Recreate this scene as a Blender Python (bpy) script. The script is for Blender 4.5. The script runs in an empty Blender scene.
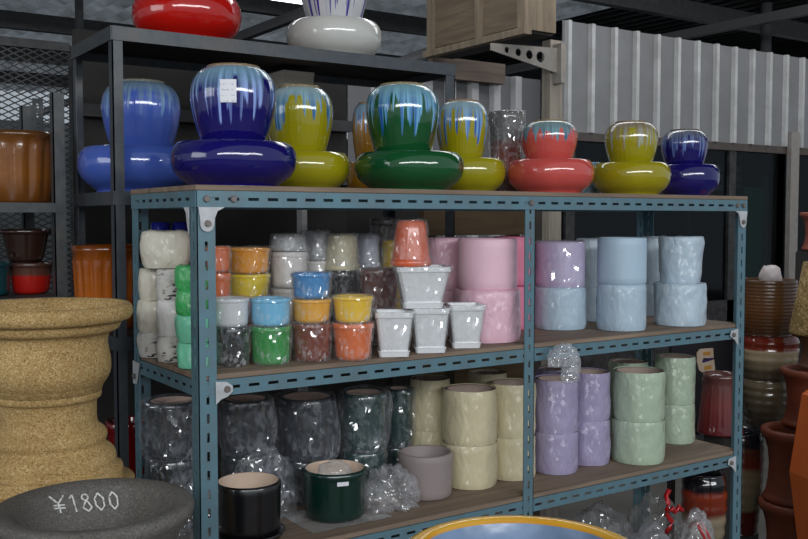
import bpy, bmesh, math, random
import numpy as np
from mathutils import Vector, Matrix, noise
random.seed(7)
PI = math.pi
C = bpy.context.scene.collection

# ------------------------------------------------------------------ camera model
F, PITCH, YAW = 952.1, 0.0527, 0.5951
CAM = np.array([-0.7448, -1.8584, 1.4909])
FW = np.array([math.sin(YAW)*math.cos(PITCH), math.cos(YAW)*math.cos(PITCH), -math.sin(PITCH)])
RT = np.array([math.cos(YAW), -math.sin(YAW), 0.0])
UP = np.cross(RT, FW)

def ray(px, py):
    return FW + RT*((px-404)/F) - UP*((py-269.5)/F)
def on_z(px, py, z):                       # point of the plane z seen at a pixel
    d = ray(px, py); t = (z-CAM[2])/d[2]; return CAM+d*t
def on_y(px, py, y):
    d = ray(px, py); t = (y-CAM[1])/d[1]; return CAM+d*t
def on_x(px, py, x):
    d = ray(px, py); t = (x-CAM[0])/d[0]; return CAM+d*t
def depth(x, y, z=1.3):
    return float((np.array([x, y, z])-CAM) @ FW)
def xat(px, y, z=1.4):                     # x on the line (y,z) that shows at pixel column px
    k = (px-404)/F; v = RT-k*FW
    return float(CAM[0] - (v[1]*(y-CAM[1]) + v[2]*(z-CAM[2]))/v[0])
def zat(py, x, y):                         # z above ground point (x,y) that shows at pixel row py
    k = -(py-269.5)/F; v = UP-k*FW
    return float(CAM[2] - (v[0]*(x-CAM[0]) + v[1]*(y-CAM[1]))/v[2])
def scl(x, y, z=1.3): return depth(x, y, z)/F

# ------------------------------------------------------------------ materials
MATS = {}
class NT:
    def __init__(s, name):
        s.m = bpy.data.materials.new(name); s.m.use_nodes = True
        s.t = s.m.node_tree; s.t.nodes.clear(); s.out = s.n('ShaderNodeOutputMaterial')
    def n(s, typ, ins=None, **kw):
        nd = s.t.nodes.new(typ)
        for k, v in kw.items(): setattr(nd, k, v)
        for k, v in (ins or {}).items():
            if hasattr(v, 'is_output') or isinstance(v, bpy.types.NodeSocket): s.t.links.new(v, nd.inputs[k])
            else: nd.inputs[k].default_value = v
        return nd
    def math(s, op, a, b=None, clamp=False):
        nd = s.t.nodes.new('ShaderNodeMath'); nd.operation = op; nd.use_clamp = clamp
        for i, v in enumerate((a, b)):
            if v is None: continue
            if isinstance(v, bpy.types.NodeSocket): s.t.links.new(v, nd.inputs[i])
            else: nd.inputs[i].default_value = v
        return nd.outputs[0]
    def mix(s, f, a, b):
        nd = s.t.nodes.new('ShaderNodeMix'); nd.data_type = 'RGBA'
        for i, v in ((0, f), (6, a), (7, b)):
            if isinstance(v, bpy.types.NodeSocket): s.t.links.new(v, nd.inputs[i])
            elif i == 0: nd.inputs[0].default_value = v
            else: nd.inputs[i].default_value = (*v[:3], 1)
        return nd.outputs[2]
    def ramp(s, f, stops):
        nd = s.t.nodes.new('ShaderNodeValToRGB'); s.t.links.new(f, nd.inputs[0])
        e = nd.color_ramp.elements
        while len(e) < len(stops): e.new(0.5)
        for q, (p, c) in zip(e, stops):
            q.position = p; q.color = (*c, 1) if len(c) == 3 else c
        return nd.outputs[0]
    def noise(s, scale, detail=3, vec=None, dist=0.0, rough=.5):
        ins = {'Scale': scale, 'Detail': detail, 'Distortion': dist, 'Roughness': rough}
        if vec is not None: ins['Vector'] = vec
        return s.n('ShaderNodeTexNoise', ins).outputs['Fac']
    def coord(s, which='Object'):
        return s.n('ShaderNodeTexCoord').outputs[which]
    def pbsdf(s, col, rough=.5, bump=None, bstr=.3, bdist=.002, **kw):
        ins = {'Base Color': col if isinstance(col, bpy.types.NodeSocket) else (*col[:3], 1), 'Roughness': rough}
        ins.update({k.replace('_', ' '): v for k, v in kw.items()})
        if bump is not None:
            b = s.n('ShaderNodeBump', {'Height': bump, 'Strength': bstr, 'Distance': bdist})
            ins['Normal'] = b.outputs[0]
        return s.n('ShaderNodeBsdfPrincipled', ins).outputs[0]
    def done(s, sh):
        s.t.links.new(sh, s.out.inputs['Surface']); return s.m

def srgb(r, g, b):
    f = lambda c: (c/255/12.92) if c/255 <= .04045 else ((c/255+.055)/1.055)**2.4
    return (f(r), f(g), f(b))
def cached(fn):
    def w(*a, **k):
        key = (fn.__name__,)+a+tuple(sorted(k.items()))
        if key not in MATS: MATS[key] = fn(*a, **k)
        return MATS[key]
    return w
def mul(c, k): return tuple(min(1, x*k) for x in c)

@cached
def glaze(col, rough=.12, var=.25):
    t = NT('glaze'); co = t.coord()
    n = t.noise(9, 3, co)
    c = t.mix(t.ramp(n, [(.3, (0, 0, 0)), (.7, (1, 1, 1))]), mul(col, 1-var), mul(col, 1+var*.5))
    b = t.noise(14, 2, co)
    return t.done(t.pbsdf(c, rough, b, .25, .01, Specular_IOR_Level=.6, Coat_Weight=.5, Coat_Roughness=.05))
@cached
def matte(col, rough=.6, var=.12, scale=12, bstr=.2):
    t = NT('matte'); co = t.coord(); n = t.noise(scale, 5, co)
    c = t.mix(t.ramp(n, [(.3, (0, 0, 0)), (.7, (1, 1, 1))]), mul(col, 1-var), mul(col, 1+var))
    return t.done(t.pbsdf(c, rough, t.noise(scale*8, 3, co), bstr, .002))
def facets(t, co, scale, amt):
    """crumpled-film facets: a constant tilt per cell, and the creases between cells"""
    nz = t.n('ShaderNodeTexNoise', {'Vector': co, 'Scale': scale*.35, 'Detail': 2}).outputs['Color']
    off = t.n('ShaderNodeVectorMath', {0: nz, 1: (2.2/scale,)*3}, operation='MULTIPLY').outputs[0]
    v = t.n('ShaderNodeVectorMath', {0: co, 1: off}, operation='ADD').outputs[0]
    col = t.n('ShaderNodeTexVoronoi', {'Vector': v, 'Scale': scale}).outputs['Color']
    ed = t.n('ShaderNodeTexVoronoi', {'Vector': v, 'Scale': scale}, feature='DISTANCE_TO_EDGE').outputs['Distance']
    c = t.n('ShaderNodeVectorMath', {0: col, 1: (.5, .5, .5)}, operation='SUBTRACT').outputs[0]
    c = t.n('ShaderNodeVectorMath', {0: c, 1: (amt,)*3}, operation='MULTIPLY').outputs[0]
    N = t.n('ShaderNodeNewGeometry').outputs['Normal']
    nn = t.n('ShaderNodeVectorMath', {0: N, 1: c}, operation='ADD').outputs[0]
    return t.n('ShaderNodeVectorMath', {0: nn}, operation='NORMALIZE').outputs[0], t.ramp(ed, [(0, (1,)*3), (.05, (0,)*3)]), t.n('ShaderNodeSeparateXYZ', {0: col}).outputs[1]
@cached
def streaked(col, rough=.4, sheen=.35):        # film stuck tight on a coloured pot: wrinkle highlights painted in as paler colour
    t = NT('wrapped'); co = t.coord()
    nrm, edge_, rnd = facets(t, t.n('ShaderNodeMapping', {'Vector': co, 'Scale': (1, 1, .6)}).outputs[0], 105, .75)
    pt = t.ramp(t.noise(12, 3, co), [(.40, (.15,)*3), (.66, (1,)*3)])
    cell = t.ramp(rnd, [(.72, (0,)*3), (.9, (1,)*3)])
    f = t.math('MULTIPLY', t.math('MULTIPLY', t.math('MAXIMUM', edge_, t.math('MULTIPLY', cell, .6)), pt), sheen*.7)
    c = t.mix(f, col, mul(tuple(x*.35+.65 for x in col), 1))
    return t.done(t.pbsdf(c, rough, t.noise(30, 4, t.n('ShaderNodeMapping', {'Vector': co, 'Scale': (1, 1, .5), 'Rotation': (.4, .3, 0)}).outputs[0], .8), .6, .009, Coat_Weight=.5, Coat_Roughness=.2, Coat_Normal=nrm))
@cached
def film(milk=.12, col=(.85, .88, .9), scale=16, streak=.55):
    t = NT('plastic_film'); co = t.coord()
    nrm, edge_, rnd = facets(t, t.n('ShaderNodeMapping', {'Vector': co, 'Scale': (1, 1, .6), 'Rotation': (.5, .3, 0)}).outputs[0], scale*7.5, 1.0)
    big = t.ramp(t.noise(scale*.5, 3, co, .5), [(.42, (0, 0, 0)), (.66, (1, 1, 1))])
    cell = t.ramp(rnd, [(.80, (0,)*3), (.86, (1,)*3)])            # a few facets painted white as glare
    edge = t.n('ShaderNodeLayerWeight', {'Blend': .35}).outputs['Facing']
    f1 = t.math('MULTIPLY', t.math('MULTIPLY', t.math('MAXIMUM', edge_, t.math('MULTIPLY', cell, .8)), t.math('ADD', big, .25)), streak*.42)  # white highlights painted along creases and on chosen facets
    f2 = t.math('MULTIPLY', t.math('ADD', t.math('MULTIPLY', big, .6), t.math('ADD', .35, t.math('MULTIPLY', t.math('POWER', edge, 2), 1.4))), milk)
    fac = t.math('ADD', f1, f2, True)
    tr = t.n('ShaderNodeBsdfTransparent').outputs[0]
    p = t.pbsdf(col, .3, None, Specular_IOR_Level=.6)
    gl = t.n('ShaderNodeBsdfGlossy', {'Color': (1, 1, 1, 1), 'Roughness': .1, 'Normal': nrm})
    a = t.n('ShaderNodeMixShader', {0: fac, 1: tr, 2: p}).outputs[0]
    return t.done(t.n('ShaderNodeMixShader', {0: .10, 1: a, 2: gl.outputs[0]}).outputs[0])
@cached
def drip(body, top=(.25, .42, .5), streak=(.35, .55, .8), rim=(.3, .2, .1), reach=.42, deep=(.03, .08, .4), seed=0.0):
    t = NT('drip_glaze'); g = t.coord('Generated')
    sp = t.n('ShaderNodeSeparateXYZ', {0: g})
    x = t.math('SUBTRACT', sp.outputs[0], .5); y = t.math('SUBTRACT', sp.outputs[1], .5); z = sp.outputs[2]
    v = t.n('ShaderNodeCombineXYZ', {0: x, 1: y, 2: 0.0}).outputs[0]
    v = t.n('ShaderNodeVectorMath', {0: v}, operation='NORMALIZE').outputs[0]
    v = t.n('ShaderNodeVectorMath', {0: v, 1: (seed, seed*.7, 0)}, operation='ADD').outputs[0]
    n = t.noise(5.2, 2.5, v)                      # how far each run comes down
    n2 = t.noise(9, 2, v)
    ln = t.math('ADD', t.math('MULTIPLY', t.ramp(n, [(.40, (0,)*3), (.60, (1,)*3)]), reach), .17)
    d = t.math('SUBTRACT', 1.0, z)
    m = t.math('MULTIPLY', t.math('SUBTRACT', ln, d), 22, True)
    sc = t.mix(t.ramp(n2, [(.42, (0,)*3), (.58, (1,)*3)]), deep, streak)
    sh = t.ramp(d, [(.08, (1,)*3), (.34, (0,)*3)])
    sc = t.mix(t.math('MULTIPLY', sh, .85), sc, top)
    c = t.mix(m, body, sc)
    c = t.mix(t.ramp(d, [(.012, (1,)*3), (.035, (0,)*3)]), c, rim)
    return t.done(t.pbsdf(c, .1, n2, .35, .006, Specular_IOR_Level=.6, Coat_Weight=.6, Coat_Roughness=.04))
@cached
def steel(col, rough=.45, dirt=.35, scale=20):
    t = NT('painted_steel'); co = t.coord(); n = t.noise(scale, 6, co, 0, .65)
    c = t.mix(t.ramp(n, [(.35, (0,)*3), (.75, (1,)*3)]), col, mul(tuple(x*.5+.06 for x in col), 1))
    c = t.mix(t.math('MULTIPLY', t.ramp(t.noise(scale*.3, 4, co), [(.55, (0,)*3), (.75, (1,)*3)]), dirt), c, (.12, .08, .05))
    return t.done(t.pbsdf(c, rough, n, .2, .002, Metallic=.15))
@cached
def wood(col, scale=3, axis=0, rough=.75):
    t = NT('wood'); co = t.coord()
    s = [14, 14, 14]; s[axis] = 1.2
    mp = t.n('ShaderNodeMapping', {'Vector': co, 'Scale': tuple(s)}).outputs[0]
    n = t.noise(scale, 6, mp, .6, .6)
    c = t.mix(t.ramp(n, [(.3, (0,)*3), (.72, (1,)*3)]), mul(col, .55), mul(col, 1.15))
    return t.done(t.pbsdf(c, rough, n, .3, .003))
@cached
def stone(col, dark, light, scale=160, rough=.85):
    t = NT('stone'); co = t.coord()
    v = t.n('ShaderNodeTexVoronoi', {'Vector': co, 'Scale': scale}).outputs['Color']
    sp = t.n('ShaderNodeSeparateXYZ', {0: v}).outputs[0]
    c = t.ramp(sp, [(.0, dark), (.3, col), (.7, col), (1.0, light)])
    c2 = t.mix(t.ramp(t.noise(7, 5, co), [(.35, (0,)*3), (.7, (1,)*3)]), (.55, .5, .42), (1, 1, 1))
    mm = t.n('ShaderNodeMix', data_type='RGBA', blend_type='MULTIPLY'); mm.inputs[0].default_value = .6
    t.t.links.new(c, mm.inputs[6]); t.t.links.new(c2, mm.inputs[7])
    return t.done(t.pbsdf(mm.outputs[2], rough, t.noise(90, 4, co), .4, .003))
@cached
def banded(stops, rough=.15, ridges=0.0, metal=0.0):   # colour bands by height (Generated z)
    t = NT('banded_glaze'); g = t.coord('Generated')
    sp = t.n('ShaderNodeSeparateXYZ', {0: g}); co = t.coord()
    z = t.math('ADD', sp.outputs[2], t.math('MULTIPLY', t.math('SUBTRACT', t.noise(12, 3, co), .5), .1))
    c = t.ramp(z, list(stops))
    return t.done(t.pbsdf(c, rough, t.noise(30, 3, co), .3, .004, Coat_Weight=.5, Coat_Roughness=.06))
@cached
def emis(col, s):
    t = NT('lamp_tube'); return t.done(t.n('ShaderNodeEmission', {0: (*col, 1), 1: s}).outputs[0])

# ------------------------------------------------------------------ mesh helpers
def obj(name, bm, mats, parent=None, smooth=False, loc=None):
    me = bpy.data.meshes.new(name); bm.to_mesh(me); bm.free()
    if not isinstance(mats, (list, tuple)): mats = [mats]
    for m in mats: me.materials.append(m)
    if smooth:
        for p in me.polygons: p.use_smooth = True
    o = bpy.data.objects.new(name, me); C.objects.link(o)
    if parent: o.parent = parent
    if loc is not None: o.location = loc
    return o
def tag(o, label, cat, group=None, kind=None):
    if label: o['label'] = label
    if cat: o['category'] = cat
    if group: o['group'] = group
    if kind: o['kind'] = kind
    return o
def thing(name, label, cat, loc=(0, 0, 0), rotz=0, group=None):
    o = bpy.data.objects.new(name, None); C.objects.link(o)
    o.location = loc; o.rotation_euler = (0, 0, rotz)
    return tag(o, label, cat, group)
def struct(name, bm, m, smooth=False):
    o = obj(name, bm, m, None, smooth); o['kind'] = 'structure'; return o
def box(bm, x0, x1, y0, y1, z0, z1, mi=0):
    v = [bm.verts.new(p) for p in ((x0,y0,z0),(x1,y0,z0),(x1,y1,z0),(x0,y1,z0),(x0,y0,z1),(x1,y0,z1),(x1,y1,z1),(x0,y1,z1))]
    for f in ((3,2,1,0),(4,5,6,7),(0,1,5,4),(1,2,6,5),(2,3,7,6),(3,0,4,7)):
        q = bm.faces.new([v[i] for i in f]); q.material_index = mi
    return bm
def lathe(prof, seg=64, fn=None, bm=None, closed=False, off=(0, 0, 0)):
    bm = bm or bmesh.new(); rows = []
    for j, (r, z) in enumerate(prof):
        if r < 1e-5: rows.append([bm.verts.new((off[0], off[1], z+off[2]))]); continue
        row = []
        for i in range(seg):
            a = 2*PI*i/seg; rr, zz = r, z
            if fn: rr, zz = fn(a, r, z, j)
            row.append(bm.verts.new((rr*math.cos(a)+off[0], rr*math.sin(a)+off[1], zz+off[2])))
        rows.append(row)
    for a, b in zip(rows, rows[1:]):
        for i in range(seg):
            k = (i+1) % seg
            if len(a) == 1 and len(b) == 1: break
            if len(a) == 1: bm.faces.new((a[0], b[k], b[i]))
            elif len(b) == 1: bm.faces.new((a[i], a[k], b[0]))
            else: bm.faces.new((a[i], a[k], b[k], b[i]))
    bmesh.ops.recalc_face_normals(bm, faces=bm.faces)
    return bm
def smooth_prof(pts, n=4):                     # Catmull-Rom through profile points
    out = []
    P = [pts[0]]+list(pts)+[pts[-1]]
    for i in range(1, len(P)-2):
        p0, p1, p2, p3 = P[i-1], P[i], P[i+1], P[i+2]
        for k in range(n):
            u = k/n
            out.append(tuple(.5*((2*p1[c])+(-p0[c]+p2[c])*u+(2*p0[c]-5*p1[c]+4*p2[c]-p3[c])*u*u+(-p0[c]+3*p1[c]-3*p2[c]+p3[c])*u**3) for c in (0, 1)))
    out.append(pts[-1]); return [(max(0, r), z) for r, z in out]
def prism(bm, pts, y0, y1, axis='y'):          # polygon in xz extruded in y (or yz extruded in x)
    f = (lambda p, q: (p[0], q, p[1])) if axis == 'y' else (lambda p, q: (q, p[0], p[1]))
    a = [bm.verts.new(f(p, y0)) for p in pts]; b = [bm.verts.new(f(p, y1)) for p in pts]
    bm.faces.new(a); bm.faces.new(b[::-1]); n = len(pts)
    for i in range(n): bm.faces.new((a[i], b[i], b[(i+1) % n], a[(i+1) % n]))
    bmesh.ops.recalc_face_normals(bm, faces=bm.faces); return bm
def slotted(bm, length, width, along, across, normal, o=(0, 0, 0), pitch=.045, slot=.024, sw=.0065, th=.002, slotcentre=.5, holes=True):
    """flat strip with punched slots: real openings"""
    A, W, N = Vector(along), Vector(across), Vector(normal); O = Vector(o)
    def bar(a0, a1, w0, w1):
        vs = [O+A*a+W*w+N*n for n in (0, th) for a, w in ((a0, w0), (a1, w0), (a1, w1), (a0, w1))]
        v = [bm.verts.new(p) for p in vs]
        for f in ((0,1,2,3),(7,6,5,4),(0,4,5,1),(1,5,6,2),(2,6,7,3),(3,7,4,0)): bm.faces.new([v[i] for i in f])
    if not holes: bar(0, length, 0, width); return
    c = width*slotcentre; w0, w1 = c-sw/2, c+sw/2
    bar(0, length, 0, w0); bar(0, length, w1, width)
    n = int(length/pitch); m = (length-n*pitch)/2; prev = 0
    for k in range(n):
        s0 = m+k*pitch+(pitch-slot)/2
        bar(prev, s0, w0, w1); prev = s0+slot
    bar(prev, length, w0, w1)
def tube(bm, pts, r, seg=8):
    pts = [Vector(p) for p in pts]; rows = []
    for i, p in enumerate(pts):
        d = (pts[min(i+1, len(pts)-1)]-pts[max(i-1, 0)]).normalized()
        u = d.cross(Vector((0, 0, 1)));
        if u.length < .05: u = d.cross(Vector((1, 0, 0)))
        u.normalize(); w = d.cross(u)
        rows.append([bm.verts.new(p+u*r*math.cos(2*PI*k/seg)+w*r*math.sin(2*PI*k/seg)) for k in range(seg)])
    for a, b in zip(rows, rows[1:]):
        for k in range(seg): bm.faces.new((a[k], a[(k+1) % seg], b[(k+1) % seg], b[k]))
    bm.faces.new(rows[0]); bm.faces.new(rows[-1][::-1])
    bmesh.ops.recalc_face_normals(bm, faces=bm.faces); return bm

# ------------------------------------------------------------------ pots
def cyl_profile(r, h, rb=None, wall=.008, rim=.0, floor=.35, round_=.006):
    rb = rb or r
    p = [(0, 0), (rb-round_, 0), (rb, round_)]
    rr = lambda z: rb+(r-rb)*z/h
    for k in range(1, 6): p.append((rr(h*k/6), h*k/6))
    if rim: p += [(rr(h*.84), h*.84), (r+rim, h*.86), (r+rim, h-.003)]
    else: p += [(r, h-.004)]
    p += [(r+rim-.003, h), (r-wall+.002, h), (r-wall, h-.004), (rr(h*floor)-wall, h*floor+.002), (0, h*floor)]
    return p
def wrap_mesh(r, h, rb=None, gap=.004, amp=.004, seed=0, top=True, bulge=.0, freq=28, zt=None, skirt=0, seg=56, nz=16):
    rb = rb or r; hh = zt or h+.002
    prof = []
    if skirt: prof.append((rb+skirt, .002))
    for k in range(nz+1):
        u = k/nz; rr = rb+(r-rb)*u+gap+bulge*math.sin(PI*u)
        e = 1-max(0, abs(u-.5)*2-.8)/.2*.035
        prof.append((rr*e, .001+u*(hh-.001)))
    if top:
        for q, dz in ((.9, .001), (.72, -.005), (.5, -.010), (.25, -.012)): prof.append((r*q, hh+dz))
        prof.append((0, hh-.013))
    def fn(a, rr, z, j):
        v = Vector((math.cos(a)*rr*freq, math.sin(a)*rr*freq, z*freq*.7+seed*9.3))
        n = noise.noise(v) + .6*(1-2*abs(noise.noise(v*2.1)))*.5
        k = 1 if z < hh-.0015 or rr > r*.95 else .5
        if j > nz+(1 if skirt else 0): return rr, z+n*amp*.9
        return rr+n*amp, z
    return lathe(prof, seg, fn)
POTN = [0]
def pot(x, y, z, r, h, mat, label, rb=None, rim=.004, group=None, wrap=None, name='flower_pot', cat='plant pot',
        inner=None, flip=False, floor=.35, wall=.008, tagcard=None, seed=None, children=None):
    """one pot; wrap = dict(mat=..., **wrap_mesh args)"""
    POTN[0] += 1; seed = seed or POTN[0]
    prof = cyl_profile(r, h, rb, wall, rim, floor)
    if flip: prof = [(a, h-b) for a, b in prof]
    bm = lathe(prof, 56)
    if inner:
        for f in bm.faces:
            c = f.calc_center_median(); rc = math.hypot(c.x, c.y)
            if (c.z > h*floor-.001 and rc < r-wall*.75 and (f.normal.z > .3 or f.normal.x*c.x+f.normal.y*c.y < 0)) and c.z > .01: f.material_index = 1
    if wrap or tagcard or children:
        t = thing(name, label, cat, (x, y, z), 0, group)
        obj('body', bm, [mat, inner or mat], t, True)
        if wrap:
            w = dict(wrap); m = w.pop('mat'); n = w.pop('name', 'plastic_wrap')
            if flip: ww = wrap_mesh(rb or r, h, r, seed=seed, **w)
            else: ww = wrap_mesh(r+rim*.6, h, rb, seed=seed, **w)
            obj(n, ww, m, t, True)
        if tagcard: price_card(t, r+rim*0+.001, *tagcard)
        return t
    o = obj(name, bm, [mat, inner or mat], None, True, (x, y, z)); return tag(o, label, cat, group)
def price_card(parent, r, ang, z, w, h, lines=3):
    """small paper sticker bent on the wall of a round pot, with a few grey print rules"""
    bm = bmesh.new(); n = 6; rows = []
    for k in range(n+1):
        a = ang+(k/n-.5)*w/r
        rows.append([bm.verts.new((r*math.cos(a), r*math.sin(a), z+q)) for q in (-h/2, h/2)])
    for a, b in zip(rows, rows[1:]): bm.faces.new((a[0], b[0], b[1], a[1]))
    s = obj('price_sticker', bm, paper_print(), parent)
    md = s.modifiers.new('t', 'SOLIDIFY'); md.thickness = .0006; md.offset = 1
    return s
@cached
def paper_print():
    t = NT('sticker_paper'); g = t.coord('Generated'); sp = t.n('ShaderNodeSeparateXYZ', {0: g})
    w = t.math('SINE', t.math('MULTIPLY', sp.outputs[2], 26)); m = t.ramp(w, [(.55, (0,)*3), (.7, (1,)*3)])
    n = t.ramp(t.noise(160, 2, t.coord()), [(.47, (0,)*3), (.53, (1,)*3)])
    c = t.mix(t.math('MULTIPLY', t.math('MULTIPLY', m, n), .45), (.8, .8, .85), (.25, .25, .4))
    return t.done(t.pbsdf(c, .6))

def cam_ang(x, y): return math.atan2(CAM[1]-y, CAM[0]-x)
def place_front(px, py, z, wpx):
    """centre and radius of a round thing whose nearest base point shows at (px,py) on plane z"""
    p = on_z(px, py, z); d = p[:2]-CAM[:2]; L = np.linalg.norm(d); d = d/L
    r = wpx/2*depth(p[0], p[1], z)/F
    for _ in range(4):
        c = p[:2]+d*r; r = wpx/2*depth(c[0], c[1], z)/F
    return float(c[0]), float(c[1]), r

# =================================================================== TEAL SHELVING RACK
ZT, ZM, ZB = 1.55, 1.1538, .7537
DEP, XM, LEN = .4117, .9079, 1.8
BT = .012
TEAL = srgb(94, 131, 145)
teal = steel(TEAL, .42, .3)
galv = steel(srgb(205, 208, 212), .5, .2)
bolt_m = steel(srgb(120, 110, 105), .35, .6)
board_m = wood(srgb(140, 120, 103), 2.2, 0)
rack = thing('shelving_rack', 'blue-green slotted angle steel shelving rack with chipboard shelves full of pots', 'shelf', (0, 0, 0))
PW = .04
for X, Y, sx, sy in ((0,0,1,1),(LEN,0,-1,1),(XM,0,1,1),(0,DEP,1,-1),(LEN,DEP,-1,-1)):
    bm = bmesh.new(); w = PW if X != XM else .034
    x0 = X if X != XM else X-.017
    slotted(bm, ZT, w, (0,0,1), (sx,0,0), (0,sy,0), (x0, Y, 0), pitch=.04, slot=.02)
    slotted(bm, ZT, PW, (0,0,1), (0,sy,0), (sx if X != XM else -1,0,0), (x0 if X != XM else x0+w, Y, 0), pitch=.04, slot=.02)
    obj('post', bm, teal, rack)
ZL = .33
for z in (ZT, ZM, ZB, ZL):
    for Y, sy in ((.0022, 1), (DEP-.0022, -1)):
        bm = bmesh.new()
        if z == ZT and sy == 1: yy = -.0022; xa, xb = 0, LEN
        else: yy = Y; xa, xb = .003, LEN-.003
        slotted(bm, xb-xa, .034, (1,0,0), (0,0,-1), (0,sy,0), (xa, yy, z), pitch=.0455, slot=.025)
        slotted(bm, xb-xa, .03, (1,0,0), (0,sy,0), (0,0,-1), (xa, yy+sy*.002, z), holes=False)
        obj('beam', bm, teal, rack)
    for X, sx in ((.0022, 1), (LEN-.0022, -1)):
        bm = bmesh.new()
        xx = X if z != ZT else (X-sx*.0044)
        slotted(bm, DEP-.006, .034, (0,1,0), (0,0,-1), (sx,0,0), (xx, .003, z), pitch=.0455, slot=.025)
        obj('side_beam', bm, teal, rack)
    bm = bmesh.new(); e = .004 if z != ZT else -.002
    box(bm, e, LEN-e, e, DEP-e, z+.0005, z+BT)
    bmesh.ops.bevel(bm, geom=bm.edges[:], offset=.0015, segments=1, affect='EDGES')
    obj('shelf_board', bm, board_m, rack)
def gusset(pts, y0, axis='y', t=.002, bolts=()):
    bm = bmesh.new(); prism(bm, pts, y0, y0+t, axis); g = obj('gusset_plate', bm, galv, rack)
    for (a, z) in bolts:
        b = bmesh.new(); bmesh.ops.create_cone(b, segments=12, radius1=.0075, radius2=.006, depth=.005, cap_ends=True)
        o = obj('bolt', b, bolt_m, g)
        o.rotation_euler = (PI/2, 0, 0) if axis == 'y' else (0, PI/2, 0)
        o.location = (a, y0-.003, z) if axis == 'y' else (y0-.003, a, z)
def gus_front(xc, z, sx):                       # hanging triangular gusset with rounded foot
    pts = [(0, 0), (.058, 0), (.042, -.008), (.036, -.022), (.034, -.036)]
    pts += [(.019+.015*math.cos(a), -.036-.015*math.sin(a)) for a in np.linspace(.2, PI-.1, 7)]+[(.003, -.02)]
    gusset([(xc+sx*p, z+q) for p, q in pts], -.0045, 'y', bolts=((xc+sx*.02, z-.034),))
gus_front(.002, ZT-.034, 1); gus_front(LEN-.002, ZT-.034, -1)
gusset([(PW-.004, ZM-.05), (PW-.004, ZM-.002), (PW+.02, ZM-.004), (PW+.034, ZM-.014), (PW+.034, ZM-.026), (PW+.022, ZM-.036), (PW+.008, ZM-.04)], -.0045, 'y', bolts=((PW+.021, ZM-.02),))
gusset([(LEN-PW+.004, ZM-.055), (LEN-PW+.004, ZM-.002), (LEN-PW-.03, ZM-.006), (LEN-PW-.034, ZM-.024), (LEN-PW-.012, ZM-.036)], -.0045, 'y', bolts=((LEN-PW-.02, ZM-.02),))
gusset([(LEN-PW+.004, ZB-.055), (LEN-PW+.004, ZB-.002), (LEN-PW-.03, ZB-.006), (LEN-PW-.034, ZB-.024), (LEN-PW-.012, ZB-.036)], -.0045, 'y', bolts=((LEN-PW-.02, ZB-.02),))
gusset([(DEP-.004, ZM-.06), (DEP-.004, ZM-.004), (DEP-.05, ZM-.006), (DEP-.04, ZM-.03), (DEP-.03, ZM-.058)], -.0045, 'x', bolts=((DEP-.02, ZM-.04),))
gusset([(PW-.006, ZT-.034), (.062, ZT-.034), (.05, ZT-.045), (.044, ZT-.07), (.036, ZT-.09)], -.0045, 'x')
for X, zz in ((.02, ZT-.017), (XM, ZT-.017), (LEN-.02, ZT-.017), (LEN-.05, ZT-.017), (.08, ZT-.017)):
    b = bmesh.new(); bmesh.ops.create_cone(b, segments=12, radius1=.0075, radius2=.006, depth=.004, cap_ends=True)
    o = obj('bolt', b, bolt_m, rack); o.rotation_euler = (PI/2, 0, 0); o.location = (X, -.006, zz)

# =================================================================== JARS AND BOWLS ON THE TOP
JAR = [(0, 0), (.60, 0), (.66, .03), (.78, .2), (.92, .42), (.99, .6), (1.0, .7), (.97, .8), (.88, .89), (.74, .955), (.62, .975), (.60, .985), (.62, .997), (.60, 1.0), (.53, .99), (.54, .95), (.8, .8), (.85, .6), (.5, .12), (0, .1)]
BOWL = [(0, 0), (.66, 0), (.69, .03), (.73, .09), (.88, .24), (.965, .4), (1.0, .57), (.995, .74), (.96, .88), (.91, .965), (.87, 1.0), (.84, .985), (.84, .93), (.80, .72), (.74, .66), (0, .65)]
def jar_bm(r, h): return lathe(smooth_prof([(a*r, b*h) for a, b in JAR], 3), 72)
def bowl_bm(r, h): return lathe(smooth_prof([(a*r, b*h) for a, b in BOWL], 3), 80)
def jar_set(cx, wb, yt_b, cj, wj, yt_j, Y, zbase, bodycol, jmat, lab_b, lab_j, card=None, bmat=None):
    x = xat(cx, Y, zbase); s = scl(x, Y, zbase); r = wb/2*s*.985
    zt = zat(yt_b+2.5, x, Y); hb = max(.06, zt-zbase)
    b = obj('low_bowl', bowl_bm(r, hb), bmat or glaze(bodycol, .1, .12), None, True, (x, Y, zbase))
    tag(b, lab_b, 'bowl', 'wide glazed bowls under the jars')
    xj = xat(cj, Y, zbase+.1); z0 = zbase+hb*.66
    hj = zat(yt_j+3, xj, Y)-z0; rj = wj/2*s*.985
    jb = jar_bm(rj, hj)
    if card:
        t = thing('drip_glaze_jar', lab_j, 'jar', (xj, Y, z0), 0, 'round drip-glazed jars')
        obj('body', jb, jmat, t, True); a, zz, w, h = card; price_card(t, rj*1.004, cam_ang(xj, Y)+a, hj*zz, w, h)
    else:
        t = obj('drip_glaze_jar', jb, jmat, None, True, (xj, Y, z0)); tag(t, lab_j, 'jar', 'round drip-glazed jars')
    return x, Y, r
TOPZ = ZT+BT
navy = srgb(24, 18, 100); yel = srgb(158, 150, 20); grn = srgb(22, 82, 42); coral = srgb(205, 84, 78); sky = srgb(74, 100, 188)
PL = (.22, .40, .50); ST = (.28, .5, .78)
info = []
info.append(jar_set(234.5, 127, 141, 234, 86, 64, .17, TOPZ, navy, drip(navy, (.2, .36, .45), (.3, .42, .85), (.3, .2, .1), .5, navy, 1.0),
   'dark navy glazed bowl at the left end of the top shelf', 'large navy jar with pale drips and a white sticker', card=(-.12, .68, .036, .05)))
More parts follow.
